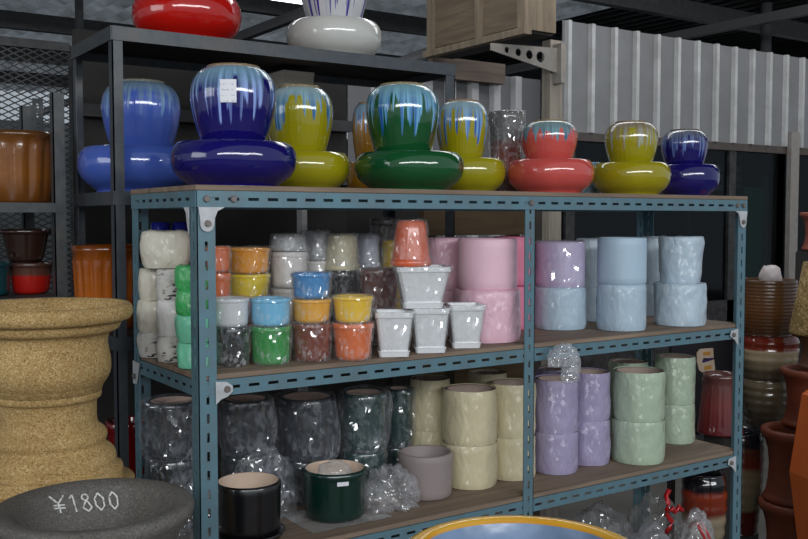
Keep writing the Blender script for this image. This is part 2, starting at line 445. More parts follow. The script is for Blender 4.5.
info.append(jar_set(302, 98, 151, 300, 67, 84, .325, TOPZ, yel, drip(yel, (.3, .42, .42), (.2, .45, .65), (.28, .2, .08), .42, (.02, .12, .35), 2.0),
   'yellow glazed bowl between the navy bowl and the green bowl', 'yellow drip jar between the navy jar and the green jar'))
info.append(jar_set(409.5, 111, 151, 402.5, 74, 82, .17, TOPZ, grn, drip(grn, (.2, .38, .42), (.2, .5, .75), (.3, .22, .1), .5, (.02, .12, .4), 3.0),
   'dark green glazed bowl in the middle of the top shelf', 'green jar with blue drips on the green bowl'))
info.append(jar_set(466, 80, 157, 462, 53, 98, .29, TOPZ, yel, drip(yel, (.3, .42, .42), (.2, .42, .75), (.28, .16, .06), .5, (.02, .1, .4), 4.0),
   'yellow glazed bowl between the green bowl and the coral bowl', 'small yellow jar with blue drips right of the green jar'))
info.append(jar_set(550, 88, 158, 549, 57, 118, .17, TOPZ, coral, drip(coral, (.22, .3, .28), (.2, .4, .5), (.3, .2, .1), .3, (.05, .15, .25), 5.0),
   'coral pink glazed bowl on the top shelf', 'coral pink jar with a blue-green drip collar'))
info.append(jar_set(630.5, 79, 161, 631, 53, 119, .17, TOPZ, srgb(160, 148, 22), drip(yel, (.24, .19, .13), (.38, .42, .38), (.28, .2, .12), .5, (.3, .24, .04), 6.0),
   'mustard yellow bowl right of the coral bowl', 'mustard jar with brown and grey runs right of the coral jar'))
info.append(jar_set(685.5, 66, 163, 684, 46, 127, .25, TOPZ, navy, drip(navy, (.14, .15, .15), (.12, .2, .5), (.1, .08, .06), .45, navy, 7.0),
   'navy bowl at the right end of the top shelf', 'small navy jar with a grey-brown shoulder at the right end'))

# =================================================================== DARK STEEL RACK BEHIND
DY = .47
dark = steel(srgb(58, 66, 74), .4, .4, 30)
darkboard = wood(srgb(44, 34, 32), 2, 0)
dx0 = xat(112, DY, 1.9); dz = zat(25, dx0, DY); dx1 = xat(455, DY, 1.9)
dd = float(on_x(72, 47, dx0)[1])-DY
print('dark rack', dx0, dx1, dz, dd)
drack = thing('steel_rack', 'tall dark grey angle steel rack standing behind the blue-green rack', 'shelf', (0, 0, 0))
for X, Y, sx, sy in ((dx0,DY,1,1),(dx1,DY,-1,1),(dx0,DY+dd,1,-1),(dx1,DY+dd,-1,-1)):
    bm = bmesh.new(); box(bm, min(X, X+sx*.034), max(X, X+sx*.026), min(Y, Y+sy*.003), max(Y, Y+sy*.003), 0, dz)
    box(bm, min(X, X+sx*.003), max(X, X+sx*.003), min(Y, Y+sy*.028), max(Y, Y+sy*.028), 0, dz)
    obj('post', bm, dark, drack)
DZ = [dz-.001, 1.56, 1.20, .75, .35]
for z in DZ:
    for Y, sy in ((DY-.003, 1), (DY+dd+.003, -1)):
        bm = bmesh.new(); box(bm, dx0, dx1, min(Y, Y+sy*.003), max(Y, Y+sy*.003), z-.034, z); obj('beam', bm, dark, drack)
    for X, sx in ((dx0-.003, 1), (dx1+.003, -1)):
        bm = bmesh.new(); box(bm, min(X, X+sx*.003), max(X, X+sx*.003), DY, DY+dd, z-.034, z); obj('side_beam', bm, dark, drack)
    bm = bmesh.new(); box(bm, dx0+.004, dx1-.004, DY+.004, DY+dd-.004, z-.012, z+.0005); obj('shelf_board', bm, darkboard, drack)
DSZ = 1.5605
jar_set(139, 118, 146, 142, 78, 79, DY+.2, DSZ, sky, drip(sky, (.16, .24, .3), (.2, .35, .6), (.2, .2, .15), .3, sky, 8.0),
   'sky blue glazed bowl on the dark rack behind the post', 'sky blue jar on the sky blue bowl', bmat=glaze(sky, .1, .12))
# orange-yellow drip jar half hidden behind the green one
jar_set(366, 40, 160, 368, 32, 100, DY+.12, DSZ, srgb(150, 105, 24), drip(srgb(150, 105, 24), (.2, .3, .35), (.2, .35, .6), (.25, .15, .06), .3, (.05, .1, .3), 9.0),
   'amber bowl mostly hidden behind the green bowl', 'amber jar half hidden behind the green jar')
xc0, xc1 = xat(274, .76, 1.7), xat(303, .76, 1.7); ct = thing('cardboard_box', 'beige carton peeking above the yellow jar inside the dark rack', 'box', ((xc0+xc1)/2, .74, DSZ))
obj('carton', box(bmesh.new(), -(xc1-xc0)/2, (xc1-xc0)/2, -.05, .05, 0, zat(73, xc0, .74)-DSZ), matte(srgb(226, 214, 196), .8), ct)
obj('lid_flap', box(bmesh.new(), -(xc1-xc0)/2-.002, (xc1-xc0)/2+.002, -.052, .052, zat(76, xc0, .74)-DSZ, zat(72, xc0, .74)-DSZ), matte(srgb(236, 226, 210), .8), ct)
# red bowl and white bowl with jar on the very top
redm = glaze(srgb(190, 22, 14), .12, .1); whit = glaze(srgb(206, 206, 200), .12, .06)
x = xat(189, DY+.15, dz); s = scl(x, DY+.15, dz)
tag(obj('low_bowl', bowl_bm(53.5*s, .125), redm, None, True, (x, DY+.16, dz)), 'bright red glazed bowl on top of the dark rack', 'bowl', 'wide glazed bowls on the very top')
tag(obj('drip_glaze_jar', jar_bm(37*s, .2), redm, None, True, (x, DY+.16, dz+.125*.66)), 'red jar standing on the red bowl, cut by the frame top', 'jar', 'jars on the very top')
x = xat(336, DY+.15, dz); s = scl(x, DY+.15, dz)
tag(obj('low_bowl', bowl_bm(47.5*s, .11), whit, None, True, (x, DY+.16, dz)), 'white glazed bowl on top of the dark rack', 'bowl', 'wide glazed bowls on the very top')
tag(obj('drip_glaze_jar', jar_bm(34*s, .21), drip(srgb(205, 205, 208), (.2, .2, .5), (.04, .03, .3), (.3, .25, .2), .72, srgb(200, 200, 205), 10.0), None, True, (x, DY+.16, dz+.11*.66)),
    'white jar with dark blue runs on the white bowl', 'jar', 'jars on the very top')
# dark plastic bag beside it in the rack and amber planter on the shelf below
x = xat(108, DY+.22, 1.2)
ambr = banded(((.0, srgb(120, 60, 14)), (.4, srgb(176, 92, 22)), (.8, srgb(150, 76, 18)), (1.0, srgb(110, 54, 12))), .12)
def fluted(r, h, rb, n=14, amp=.035, seg=112):
    prof = [(0, 0), (rb, 0), (rb*1.01, .006)]+[(rb+(r-rb)*(k/10)**.8, h*k/10*.9) for k in range(1, 10)]+[(r*1.0, h*.9), (r*1.05, h*.93), (r*1.05, h), (r*.93, h), (r*.9, h*.9), (rb*.8, h*.4), (0, h*.4)]
    def fn(a, rr, z, j):
        if 2 < j < 12: rr *= 1+amp*(abs(math.sin(a*n/2))-.5)*min(1, j/5)
        return rr, z
    return lathe(prof, seg, fn)
s = scl(x, DY+.22, 1.2)
tag(obj('amber_planter', fluted(32*s, .222, 28*s, 16, .07), ambr, None, True, (x, DY+.22, 1.2006)), 'amber brown fluted planter inside the dark rack below the sky blue bowl', 'planter', 'amber planters')
for k, (c, l) in enumerate(((srgb(150, 16, 20), 'red pot low in the dark rack behind the stone urn'), )):
    x = xat(128, DY+.2, .9); pot(x, DY+.2, .7506, .055, .2, glaze(mul(c, .55)), l, .05, name='glazed_pot')
x = xat(133, DY+.1, 1.2); pot(x+.02, DY+.055, 1.2006, .03, .1, glaze(srgb(30, 40, 150)), 'small blue pot beside the amber planter in the dark rack', .025, name='glazed_pot')

# small things behind on the top board
Yb = .352
x = xat(506, Yb, TOPZ); s = scl(x, Yb, TOPZ); r = 17*s
maroon = banded(((0, srgb(70, 22, 14)), (.35, srgb(126, 44, 22)), (.62, srgb(110, 40, 30)), (.7, srgb(60, 56, 56)), (1, srgb(80, 74, 72))), .15)
t = pot(x, Yb, TOPZ, r, zat(112, x, Yb)-TOPZ, maroon, 'film-wrapped brown and red pot behind the coral bowl', r*.85, wrap=dict(mat=film(.14, scale=22), amp=.004))
print('chk', x)
x = xat(588, .345, TOPZ)
t = pot(x, .345, TOPZ, 12*scl(x, .345, 1.5), .105, matte(srgb(110, 160, 190), .5, .5, 60), 'pale blue patterned pot behind the coral and mustard bowls', name='small_pot', rim=.002, wrap=dict(mat=streaked(srgb(120, 170, 200), .35, .7), amp=.004))
x = xat(595, .14, TOPZ)
def crumple(name, label, cat, loc, rx, ry, rz, mat, seed=0, amp=.4, freq=2.2, parent=None, sub=4, group=None):
    bm = bmesh.new(); bmesh.ops.create_icosphere(bm, subdivisions=sub, radius=1)
    for v in bm.verts:
        p = v.co.normalized(); q = p*freq+Vector((seed*3.1, seed*1.7, 0))
        n = (1-2*abs(noise.noise(q)))*.5+(1-2*abs(noise.noise(q*2.3)))*.35+(1-2*abs(noise.noise(q*5.1)))*.2
        k = 1+amp*(n-.5)
        z = p.z*k; z = z if z > -.55 else -.55+(z+.55)*.05
        v.co = Vector((p.x*k*rx, p.y*k*ry, (z+.58)*rz))
    o = obj(name, bm, mat, parent, True, loc)
    if not parent: tag(o, label, cat, group)
    return o
crumple('plastic_bag', 'small green plastic bag tucked between coral and mustard bowls', 'bag', (x, .30, TOPZ+.003), .035, .03, .03, streaked(srgb(60, 150, 100), .3, .4), 3, sub=3)

# =================================================================== MIDDLE SHELF
MZ = ZM+BT+.0006
clear = film(.06, scale=20, streak=.95); clear2 = film(.12, scale=16, streak=.9); milky = film(.3, scale=16, streak=.5)
cream_in = matte(srgb(214, 190, 170), .7, .1)
def small_stack(px, ybase, w, tiers, z=MZ, Y=None, group=None, taper=.93, rim=.0015, name='small_pot', wrapm=None, amp=.003, wg=.0035, shell=True, drop=0):
    """tiers bottom to top: (y of rim centre, colour or material, label[, dict])"""
    if Y is None: x, y, r = place_front(px, ybase, z, w)
    else: x, y = xat(px, Y, z+.1), Y; r = w/2*scl(x, y, z+.1)
    r *= .95
    z0 = z
    for k, tr in enumerate(tiers):
        yt, col, lab = tr[:3]; kw = tr[3] if len(tr) > 3 else {}
        z1 = zat(yt, x, y); h = z1-z0-.0012
        m = col if not isinstance(col, tuple) else glaze(col, .25, .08)
        rr = r*kw.get('w', 1); rb = rr*kw.get('taper', taper)
        wr = None
        wm = kw.get('wrap', wrapm)
        if wm is not None: wr = dict(mat=wm, amp=kw.get('amp', amp), gap=wg if not kw.get('bag') else kw['bag'], top=kw.get('top', True))
        pot(x, y, z0, rr, h, m, lab, rb, rim, group, wr, kw.get('name', name), flip=kw.get('flip', False), inner=kw.get('inner'), floor=kw.get('floor', .35), cat='plant pot')
        z0 = z1
    return x, y, r
G = 'small two-tone glazed pots in clear film'
wht = srgb(214, 216, 220); blk = srgb(22, 24, 28)
R = []
R.append(small_stack(231, 368, 38, [(326, blk, 'black glazed pot under the white one beside the left post'), (297, wht, 'white glazed pot stacked on the black one')], group=G, wrapm=clear))
R.append(small_stack(271, 366, 42, [(325, srgb(38, 150, 62), 'green pot under the pale blue one'), (297, srgb(120, 195, 232), 'pale blue pot stacked on the green one')], group=G, wrapm=clear))
R.append(small_stack(311.5, 363, 41, [(322, srgb(122, 52, 34), 'reddish brown pot at the bottom of the blue-topped stack'), (298, srgb(236, 170, 30), 'amber yellow pot in the middle of the blue-topped stack'), (272, srgb(64, 140, 200), 'blue pot on top of the amber yellow one')], group=G, wrapm=clear, taper=.88))
R.append(small_stack(353, 362, 42, [(322, srgb(226, 112, 50), 'orange pot under the yellow one beside the white square pots'), (295, srgb(244, 200, 40), 'yellow pot stacked on the front orange one')], group=G, wrapm=clear, taper=.84))
ro = srgb(226, 112, 50)
R.append(small_stack(249, 0, 44, [(322, ro, 'hidden lower orange pot behind the pale blue pot'), (297, ro, 'orange pot behind the white pot'), (273, srgb(244, 216, 50), 'lemon yellow pot behind, under the amber one'), (247, srgb(240, 160, 24), 'amber pot topping the second row left stack')], Y=.255, group=G, wrapm=clear, taper=.9))
wp = streaked(srgb(222, 218, 216), .55, .5); gp = streaked(srgb(150, 152, 156), .4, .6); crp = streaked(srgb(200, 192, 160), .5, .5); lvp = streaked(srgb(176, 180, 196), .45, .6)
G2 = 'pots wrapped in white paper and film'
small_stack(289, 0, 38, [(322, wp, 'lowest white wrapped pot behind the green pot'), (287, wp, 'middle white wrapped pot behind the blue pot'), (251, wp, 'white wrapped pot standing behind the blue pot'), (234, gp, 'grey film-wrapped top on the tall white wrapped stack', dict(flip=True, taper=.86))], Y=.27, group=G2, wrapm=clear2, taper=.97)
small_stack(317, 0, 32, [(322, wp, 'lowest wrapped pot behind the reddish brown pot'), (285, wp, 'middle wrapped pot behind the blue pot, grey paper'), (260, wp, 'third wrapped pot behind the blue pot'), (231, gp, 'grey wrapped pot left of the cream wrapped one', dict(flip=True, taper=.84))], Y=.33, group=G2, wrapm=clear2, taper=.93)
small_stack(342, 0, 36, [(325, blk, 'hidden black pot behind the front yellow pot'), (270, blk, 'black glossy pot in film under the cream wrapped one'), (234, crp, 'cream wrapped pot on the black one', dict(flip=True, taper=.84))], Y=.28, group=G2, wrapm=clear2, taper=.95)
small_stack(367, 0, 30, [(320, lvp, 'hidden lavender wrapped pot at the back'), (268, lvp, 'lower lavender grey wrapped pot at the back'), (234, lvp, 'lavender grey wrapped pot right of the cream one', dict(flip=True, taper=.84))], Y=.35, group=G2, wrapm=clear2, taper=.93)
mar = srgb(96, 48, 44)
small_stack(378, 0, 42, [(312, mar, 'maroon pot in film, lower one of its stack'), (268, mar, 'maroon pot in film behind the square white pots')], Y=.215, wrapm=clear2, taper=.85, group='maroon pots in film')
small_stack(383, 0, 24, [(320, srgb(60, 40, 34), 'hidden dark brown pot at the back'), (266, srgb(60, 40, 34), 'dark brown pot at the back behind the orange cone pot'), (218, srgb(56, 38, 32), 'dark brown crinkled pot topping the back stack')], Y=.375, wrapm=clear2, taper=.9, group='dark brown pots in film')
small_stack(392, 0, 20, [(300, srgb(190, 160, 40), 'hidden olive yellow pot'), (240, srgb(190, 160, 40), 'olive yellow pot peeking behind the orange wrapped pot')], Y=.30, wrapm=clear2, taper=.95, group='olive yellow pots in film')
small_stack(219, 0, 24, [(322, ro, 'hidden orange pot behind the left post'), (272, ro, 'lower orange pot behind the left post'), (246, ro, 'orange pot just right of the left post')], Y=.2, group=G, wrapm=clear, taper=.95)
# left end: paper-wrapped piles seen between the two left posts
@cached
def newsprint():
    t = NT('newspaper'); co = t.coord()
    n = t.ramp(t.noise(45, 2, t.n('ShaderNodeMapping', {'Vector': co, 'Scale': (1, 1, 3.5)}).outputs[0]), [(.5, (0,)*3), (.54, (1,)*3)])
    b = t.ramp(t.noise(9, 2, co), [(.44, (0,)*3), (.49, (1,)*3)])
    c = t.mix(t.math('MULTIPLY', n, b), srgb(200, 196, 190), srgb(50, 50, 54))
    return t.done(t.pbsdf(c, .7, t.noise(30, 4, co, 1), .6, .01))
ivory = streaked(srgb(206, 200, 184), .6, .3)
G3 = 'paper-wrapped pots at the left end'
GL = 'film-wrapped green pots at the left end'
def pile(px, Y, w, rows, group, amp=.006):
    x = xat(px, Y, MZ+.1); r = w/2*scl(x, Y, MZ+.1)*.93; z0 = MZ
    for yt, m, lab, k in rows:
        z1 = zat(yt, x, Y)
        pot(x, Y, z0, r*k-.003, z1-z0-.002, matte(srgb(190, 186, 176)), lab, r*k*.96-.003, .0, group, dict(mat=m, amp=amp, gap=.004, bulge=.004, freq=22), 'wrapped_pot')
        z0 = z1
pile(154, .33, 30, [(332, newsprint(), 'newspaper-wrapped pot at the bottom of the rear left pile', 1), (300, ivory, 'ivory wrapped pot in the middle of the rear left pile', 1), (268, ivory, 'ivory wrapped pot under the big paper parcel', .95)], G3)
pile(172, .235, 29, [(335, newsprint(), 'newspaper-wrapped pot at the bottom beside the mint pot', 1), (300, wp, 'white wrapped pot above the newspaper beside the mint pot', 1), (270, newsprint(), 'newspaper-wrapped pot in the pile beside the green pot', .96)], G3)
x = xat(165, .28, 1.4); zpp = zat(268, x, .3)
pot(xat(166, .285, 1.4), .285, zpp+.001, .052, zat(233, x, .285)-zpp, matte(srgb(190, 186, 176)), 'big ivory paper parcel topping the left end pile', .046, 0, G3, dict(mat=ivory, amp=.008, gap=.004, bulge=.006, freq=20), 'wrapped_pot')
mint = streaked(srgb(120, 212, 176), .35, .5); gw = streaked(srgb(60, 170, 92), .3, .5)
pile(193, .125, 32, [(342, mint, 'mint green wrapped pot at the bottom behind the left post', 1), (315, mint, 'mint green wrapped pot in the middle behind the left post', 1), (290, gw, 'green wrapped pot above the mint ones', .98), (266, gw, 'green wrapped pot topping the mint pile', .95)], GL)
x = xat(172, .37, 1.4)
for k, (p, yy) in enumerate(((160, .385), (181, .372))):
    xx = xat(p, yy, 1.4); pot(xx, yy-.005, zpp+.004 if False else MZ, .022, zat(222, xx, yy)-MZ, glaze(srgb(24, 30, 110)), ('tall navy pot peeking above the big paper parcel', 'second tall navy pot behind the big paper parcel nearer the post')[k], .022, .001, 'tall navy pots at the back', name='small_pot')

# white square pots with saucers
sq_m = glaze(srgb(228, 230, 233), .3, .05)
def sq_bm(a0, a1, z0, z1, wall=.006, rim=.003):
    bm = bmesh.new()
    def ring(a, z): 
        c = a*.12; pts = []
        for sx, sy in ((1, 1), (-1, 1), (-1, -1), (1, -1)):
            q = [(a*sx-c*sx, a*sy), (a*sx, a*sy-c*sy)]
            if sx*sy > 0: q = q[::-1]
            pts += q
        return [bm.verts.new((p[0], p[1], z)) for p in pts]
    h = z1-z0
    rs = [ring(a0, z0), ring(a0+(a1-a0)*.85, z0+h*.85), ring(a1+rim, z0+h*.87), ring(a1+rim, z1), ring(a1-wall, z1), ring(a0-wall*.5, z0+h*.4)]
    for a, b in zip(rs, rs[1:]):
        for i in range(8): bm.faces.new((a[i], a[(i+1) % 8], b[(i+1) % 8], b[i]))
    bm.faces.new(rs[0]); bm.faces.new(rs[-1]); bmesh.ops.recalc_face_normals(bm, faces=bm.faces)
    return bm
def square_pot(px, ybase, ytop, wtop, wbot, lab, z=None, xy=None, wrap=True, rot=-.50):
    if xy is None:
        x, y, r = place_front(px, ybase, MZ, wbot*1.22)
    else: x, y = xy
    z = z if z is not None else MZ
    s = scl(x, y, z); cor = 1/1.03
    a1, a0 = wtop/2*s*cor*.97, wbot/2*s*cor*.84
    t = thing('square_pot', lab, 'plant pot', (x, y, z), rot, 'white square pots with saucers')
    zt = zat(ytop, x, y)-z
    obj('saucer', sq_bm(a0*1.06, a0*1.14, 0, .014, .006, .001), sq_m, t)
    obj('body', sq_bm(a0, a1, .0085, zt, .005, .0008), sq_m, t)
    if wrap:
        b = sq_bm(a0+.004, a1+.005, .018, zt+.002, .004, .002)
        bmesh.ops.subdivide_edges(b, edges=b.edges[:], cuts=3, use_grid_fill=True)
        for v in b.verts: v.co += Vector((1, 1, .3))*noise.noise(v.co*60)*.0015
        obj('plastic_wrap', b, clear, t, True)
    return x, y, z+zt
GZ = []
a = square_pot(393, 358, 311, 39, 33, 'white square pot, leftmost of the lower three')
b = square_pot(429, 354, 307, 38, 33, 'white square pot, middle one of the lower three')
c = square_pot(464.5, 349, 304, 37, 31, 'white square pot next to the pink pots, right of the lower three')
print('sq', a, b, c)
mx = ((a[0]+b[0])/2+.02, (a[1]+b[1])/2+.01)
yq = (a[1]+b[1])/2+.012; mx = (xat(421, yq, 1.3), yq)
d = square_pot(421, 0, 266, 55, 44, 'larger white square pot standing on top of the lower three', z=max(a[2], b[2])+.001, xy=mx)
x = xat(411, d[1]+.0, 1.35); s = scl(x, d[1]); zt = zat(221, x, d[1]); zq = d[2]
pot(x, d[1], zq+.0008, 19.5*s, zt-zq, glaze(srgb(214, 96, 54), .3, .08), 'orange tapered pot upside down in film on the larger white square pot', 14.5*s, .002, None, dict(mat=film(.08, scale=26), amp=.004, gap=.003), 'flower_pot', flip=True)

# pink, lilac, blue cylinders
def cyl_stack(px, ybase, w, tiers, z, Y=None, group=None, name='cylinder_pot', rim=0.0, wall=.008):
    if Y is None: x, y, r = place_front(px, ybase, z, w)
    else: x, y = xat(px, Y, z+.1), Y; r = w/2*scl(x, y, z+.1)
    r *= .965; z0 = z
    for yt, m, lab, kw in tiers:
        k = dict(kw); z1 = zat(yt, x, y); wr = k.get('wrap'); q = k.get('w', 1)
        pot(x, y, z0, r*q-(.004 if wr else 0), z1-z0-.001, m, lab, (r*q-(.004 if wr else 0))*k.get('taper', 1), k.get('rim', rim), group, wr, name, inner=k.get('inner'), floor=.3, wall=wall)
        z0 = z1
    return x, y, r, z0
pink = matte(srgb(236, 194, 209), .45, .04); pinkw = streaked(srgb(230, 184, 200), .4, .4); hot = matte(srgb(226, 130, 160), .5, .05)
lilac = matte(srgb(196, 184, 216), .45, .04); blu = matte(srgb(176, 200, 218), .45, .04); bluw = streaked(srgb(174, 196, 212), .4, .4); bluw2 = streaked(srgb(184, 202, 216), .4, .6)
tight = lambda m, amp=.0025, **k: dict(mat=m, amp=amp, gap=.003, **k)
pk = cyl_stack(487, 344, 66, [(289, pink, 'pink cylinder pot in wrinkled film, lower of the front pink pair', dict(wrap=tight(pinkw, .004), w=1.03)), (238, pink, 'plain pale pink cylinder pot on top of the front pink pair', dict(w=.93, rim=.0))], MZ, group='pink cylinder pots')
cyl_stack(445, 0, 44, [(289, pink, 'lower pink wrapped pot at the back behind square pots', dict(wrap=tight(pinkw))), (238, pink, 'pink wrapped pot at the back beside the orange pot', dict(wrap=tight(pinkw)))], MZ, Y=.295, group='pink cylinder pots')
cyl_stack(512, 0, 40, [(285, hot, 'lower deep pink pot at the back', dict()), (236, hot, 'deep pink pot behind, left of the middle post', dict())], MZ, Y=.29, group='pink cylinder pots')
lb = cyl_stack(559.5, 331, 54, [(287, blu, 'blue cylinder pot in film under the lilac one', dict(wrap=tight(bluw), w=1.0)), (241, lilac, 'lilac cylinder pot in film beside the middle post', dict(wrap=tight(film(.06, scale=10)), w=.99))], MZ, group='lilac and blue cylinder pots')
cyl_stack(590, 0, 30, [(287, blu, 'lower blue film-wrapped pot at the back beside the lilac pair', dict(wrap=tight(bluw2))), (239, blu, 'blue film-wrapped pot at the back beside the lilac pot', dict(wrap=tight(bluw2)))], MZ, Y=.33, group='lilac and blue cylinder pots')
l2 = cyl_stack(621, 332, 51, [(284, blu, 'smooth blue cylinder pot, lower of the pair right of the lilac', dict(wrap=tight(bluw, .0015))), (237, blu, 'smooth light blue cylinder pot, upper of the pair right of the lilac', dict(w=.98))], MZ, group='light blue cylinder pots')
cyl_stack(654, 0, 28, [(284, blu, 'lower blue wrapped pot in the back between the blue stacks', dict(wrap=tight(bluw2))), (237, blu, 'upper blue wrapped pot in the back between the blue stacks', dict(wrap=tight(bluw2)))], MZ, Y=.325, group='light blue cylinder pots')
cyl_stack(679.5, 327, 52, [(283, blu, 'blue pot in puffy film at the right end, lower', dict(wrap=dict(mat=bluw2, amp=.005, gap=.004), w=1.0)), (237, blu, 'blue pot in puffy film at the right end, upper', dict(w=.88, taper=.86, wrap=dict(mat=bluw2, amp=.005, gap=.004)))], MZ, group='light blue cylinder pots')
# rim rings of the upper pots
# knotted film tail hanging over the shelf edge
kx = xat(566, -.03, 1.15)
tk = thing('film_knot', 'gathered clear film hanging over the shelf edge under the blue pot', 'film', (kx, -.03, MZ-.08))
kf = film(.3, (.8, .82, .88), 18, .5)
crumple('gathered_film', None, None, (-.012, -.002, .018), .05, .019, .036, kf, 51, .5, 1.9, parent=tk)
crumple('film_tail', None, None, (.01, -.004, -.028), .026, .016, .036, kf, 57, .6, 1.8, parent=tk, sub=3)
crumple('film_tail', None, None, (.034, 0, -.004), .018, .012, .03, kf, 58, .6, 1.8, parent=tk, sub=3)

# =================================================================== BOTTOM SHELF
BZ = ZB+BT+.0006
crm = streaked(srgb(206, 195, 160), .5, .35); pur = streaked(srgb(160, 150, 184), .45, .4); grw = streaked(srgb(172, 190, 166), .45, .4)
base_c = matte(srgb(120, 100, 96), .6, .15)
inr = matte(srgb(170, 150, 140), .8, .2)
rimk = lambda m: dict(mat=m, amp=.003, gap=.004, top=False, freq=24)
def pair(px, ybase, w, ymid, ytop, m, labs, Y=None, grp=None):
    r = cyl_stack(px, ybase, w, [(ymid, base_c, labs[0], dict(wrap=rimk(m))), (ytop, base_c, labs[1], dict(wrap=rimk(m), inner=inr, w=.98))], BZ, Y=Y, group=grp, wall=.011)
    # thin film over the mouth is part of the wrap of the upper pot
    return r
GC, GP, GG = 'cream wrapped cylinder pots', 'lilac wrapped cylinder pots', 'pale green wrapped cylinder pots'
Q = []
Q.append(pair(469.5, 491, 57, 441, 388, crm, ('front cream wrapped pot, lower, right of the grey pot', 'front cream wrapped pot, upper, open top facing out'), grp=GC))
Q.append(pair(511, 482, 50, 434, 382, crm, ('cream wrapped pot left of the middle post, lower', 'cream wrapped pot left of the middle post, upper'), grp=GC))
Q.append(pair(430, 0, 42, 428, 378, crm, ('lower cream wrapped pot behind the front cream pair', 'cream wrapped pot behind and left of the front cream pair'), Y=.325, grp=GC))
Q.append(pair(487, 0, 40, 415, 372, crm, ('lower cream wrapped pot in the back row', 'cream wrapped pot in the back row, only its rim showing'), Y=.345, grp=GC))
Q.append(pair(555, 476, 46, 430, 378, pur, ('lilac wrapped pot right of the middle post, lower', 'lilac wrapped pot right of the middle post, upper'), grp=GP))
Q.append(pair(588, 467, 44, 418, 371, pur, ('lilac wrapped pot beside the green stack, lower', 'lilac wrapped pot beside the green stack, upper'), grp=GP))
Q.append(pair(553, 0, 36, 412, 368, pur, ('lower lilac pot hidden in the back row', 'lilac pot in the back row with only its rim showing'), Y=.35, grp=GP))
Q.append(pair(637.5, 466, 54, 418, 370, grw, ('front pale green wrapped pot, lower', 'front pale green wrapped pot, upper'), grp=GG))
Q.append(pair(674, 445, 41, 402, 356, grw, ('right-end pale green wrapped pot, lower', 'right-end pale green wrapped pot, upper'), grp=GG))
Q.append(pair(628, 0, 40, 404, 361, grw, ('lower pale green pot in the back row', 'pale green pot in the back row with only its rim showing'), Y=.345, grp=GG))
# dark pots in baggy film
dk = glaze(srgb(36, 42, 50), .3, .1); dkg = glaze(srgb(16, 58, 56), .25, .1); pinkrim = matte(srgb(236, 206, 190), .7, .1)
bagf = film(.12, (.66, .7, .78), 12, .7)
bagf2 = film(.08, (.7, .74, .8), 15, .8)
GD = 'dark glazed pots in baggy film'
def bagged(px, w, ymid, ytop, Y, m, labs, bag=.012, fm=bagf):
    x = xat(px, Y, BZ+.2); r = w/2*scl(x, Y, 1.0)*.9; z1 = zat(ymid, x, Y); z2 = zat(ytop, x, Y)
    pot(x, Y, BZ, r, z1-BZ-.002, m, labs[0], r, 0, GD, dict(mat=bagf2, amp=.006, gap=.005, freq=14), 'cylinder_pot')
    pot(x, Y, z1, r, z2-z1, m, labs[1], r*.94, .002, GD, dict(mat=fm, amp=.014, gap=bag*.6, freq=9, bulge=.006, top=True), 'cylinder_pot', inner=pinkrim, wall=.012, floor=.95)
bagged(173, 56, 455, 400, .31, dk, ('lower dark pot in film at the left end', 'dark pot in a loose grey bag between the left posts'), .022)
bagged(246, 52, 452, 398, .30, dk, ('lower dark pot in film right of the left post', 'dark grey pot in a bag right of the left post'))
bagged(307, 60, 455, 396, .305, dk, ('lower dark pot behind the green pot', 'dark pot with pink rim in a bag above the dark green pot'), .018)
bagged(364, 48, 448, 392, .27, dkg, ('lower dark teal pot behind the crumpled film', 'dark teal pot with cream rim in a bag'), .014)
bagged(399, 28, 445, 388, .345, dkg, ('lower dark teal pot behind the grey pot', 'dark teal pot in film beside the cream pots'))
# front things
x, y, r = place_front(249, 548, BZ, 66); r *= .98
pot(x, y, BZ+.012, r, zat(480, x, y)-BZ-.012, glaze(srgb(14, 14, 18), .3, .1), 'black ribbed cylinder pot with a cream inside beside the left post', r*.97, .0, inner=cream_in, name='cylinder_pot', floor=.3)
tag(obj('pot_saucer', lathe([(0, 0), (r*.98, 0), (r*1.12, .018), (r*1.09, .018), (r*.97, .008), (0, .008)], 56), glaze(srgb(14, 14, 18), .3, .1), None, True, (x, y, BZ)), 'black saucer under the black cylinder pot', 'saucer')
print('black', x, y, r)
x, y, r = place_front(335, 526, BZ, 65); r *= .97; hg = zat(467, x, y)-BZ
t = pot(x, y, BZ+.003, r, hg-.003, glaze(srgb(10, 44, 38), .25, .1), 'dark green cylinder pot with a cream inside and a small white price tag', r*.95, .002, inner=cream_in, name='cylinder_pot', floor=.45, tagcard=(cam_ang(x, y)+.25, hg*.83, .028, .018))
crumple('film_scrap', None, None, (0, 0, hg*.62), r*.55, r*.55, .035, film(.3, scale=30), 5, .5, 2.5, parent=t, sub=3)
print('green', x, y, r)
bm = bmesh.new(); nn = 26
g = [[bm.verts.new((x-.11+.22*i/nn, y-.09+.17*j/nn, BZ+.0008+.004*abs(noise.noise(Vector((i*.35, j*.35, 2)))) * (1 if math.hypot(-.11+.22*i/nn, -.09+.17*j/nn) > r else 0))) for j in range(nn+1)] for i in range(nn+1)]
for i in range(nn):
    for j in range(nn): bm.faces.new((g[i][j], g[i+1][j], g[i+1][j+1], g[i][j+1]))
tag(obj('plastic_sheet', bm, film(.3, scale=20), None, True), 'flattened clear plastic sheet under the dark green pot', 'plastic')
gx, gy, gr = place_front(425.5, 503, BZ, 57); gr *= .96
pot(gx, gy, BZ, gr, zat(451, gx, gy)-BZ, matte(srgb(146, 134, 132), .55, .05), 'bare warm grey cylinder pot in front of the cream stacks', gr*.95, 0, name='cylinder_pot', floor=.4, wall=.01)
p = on_z(396, 513, BZ)
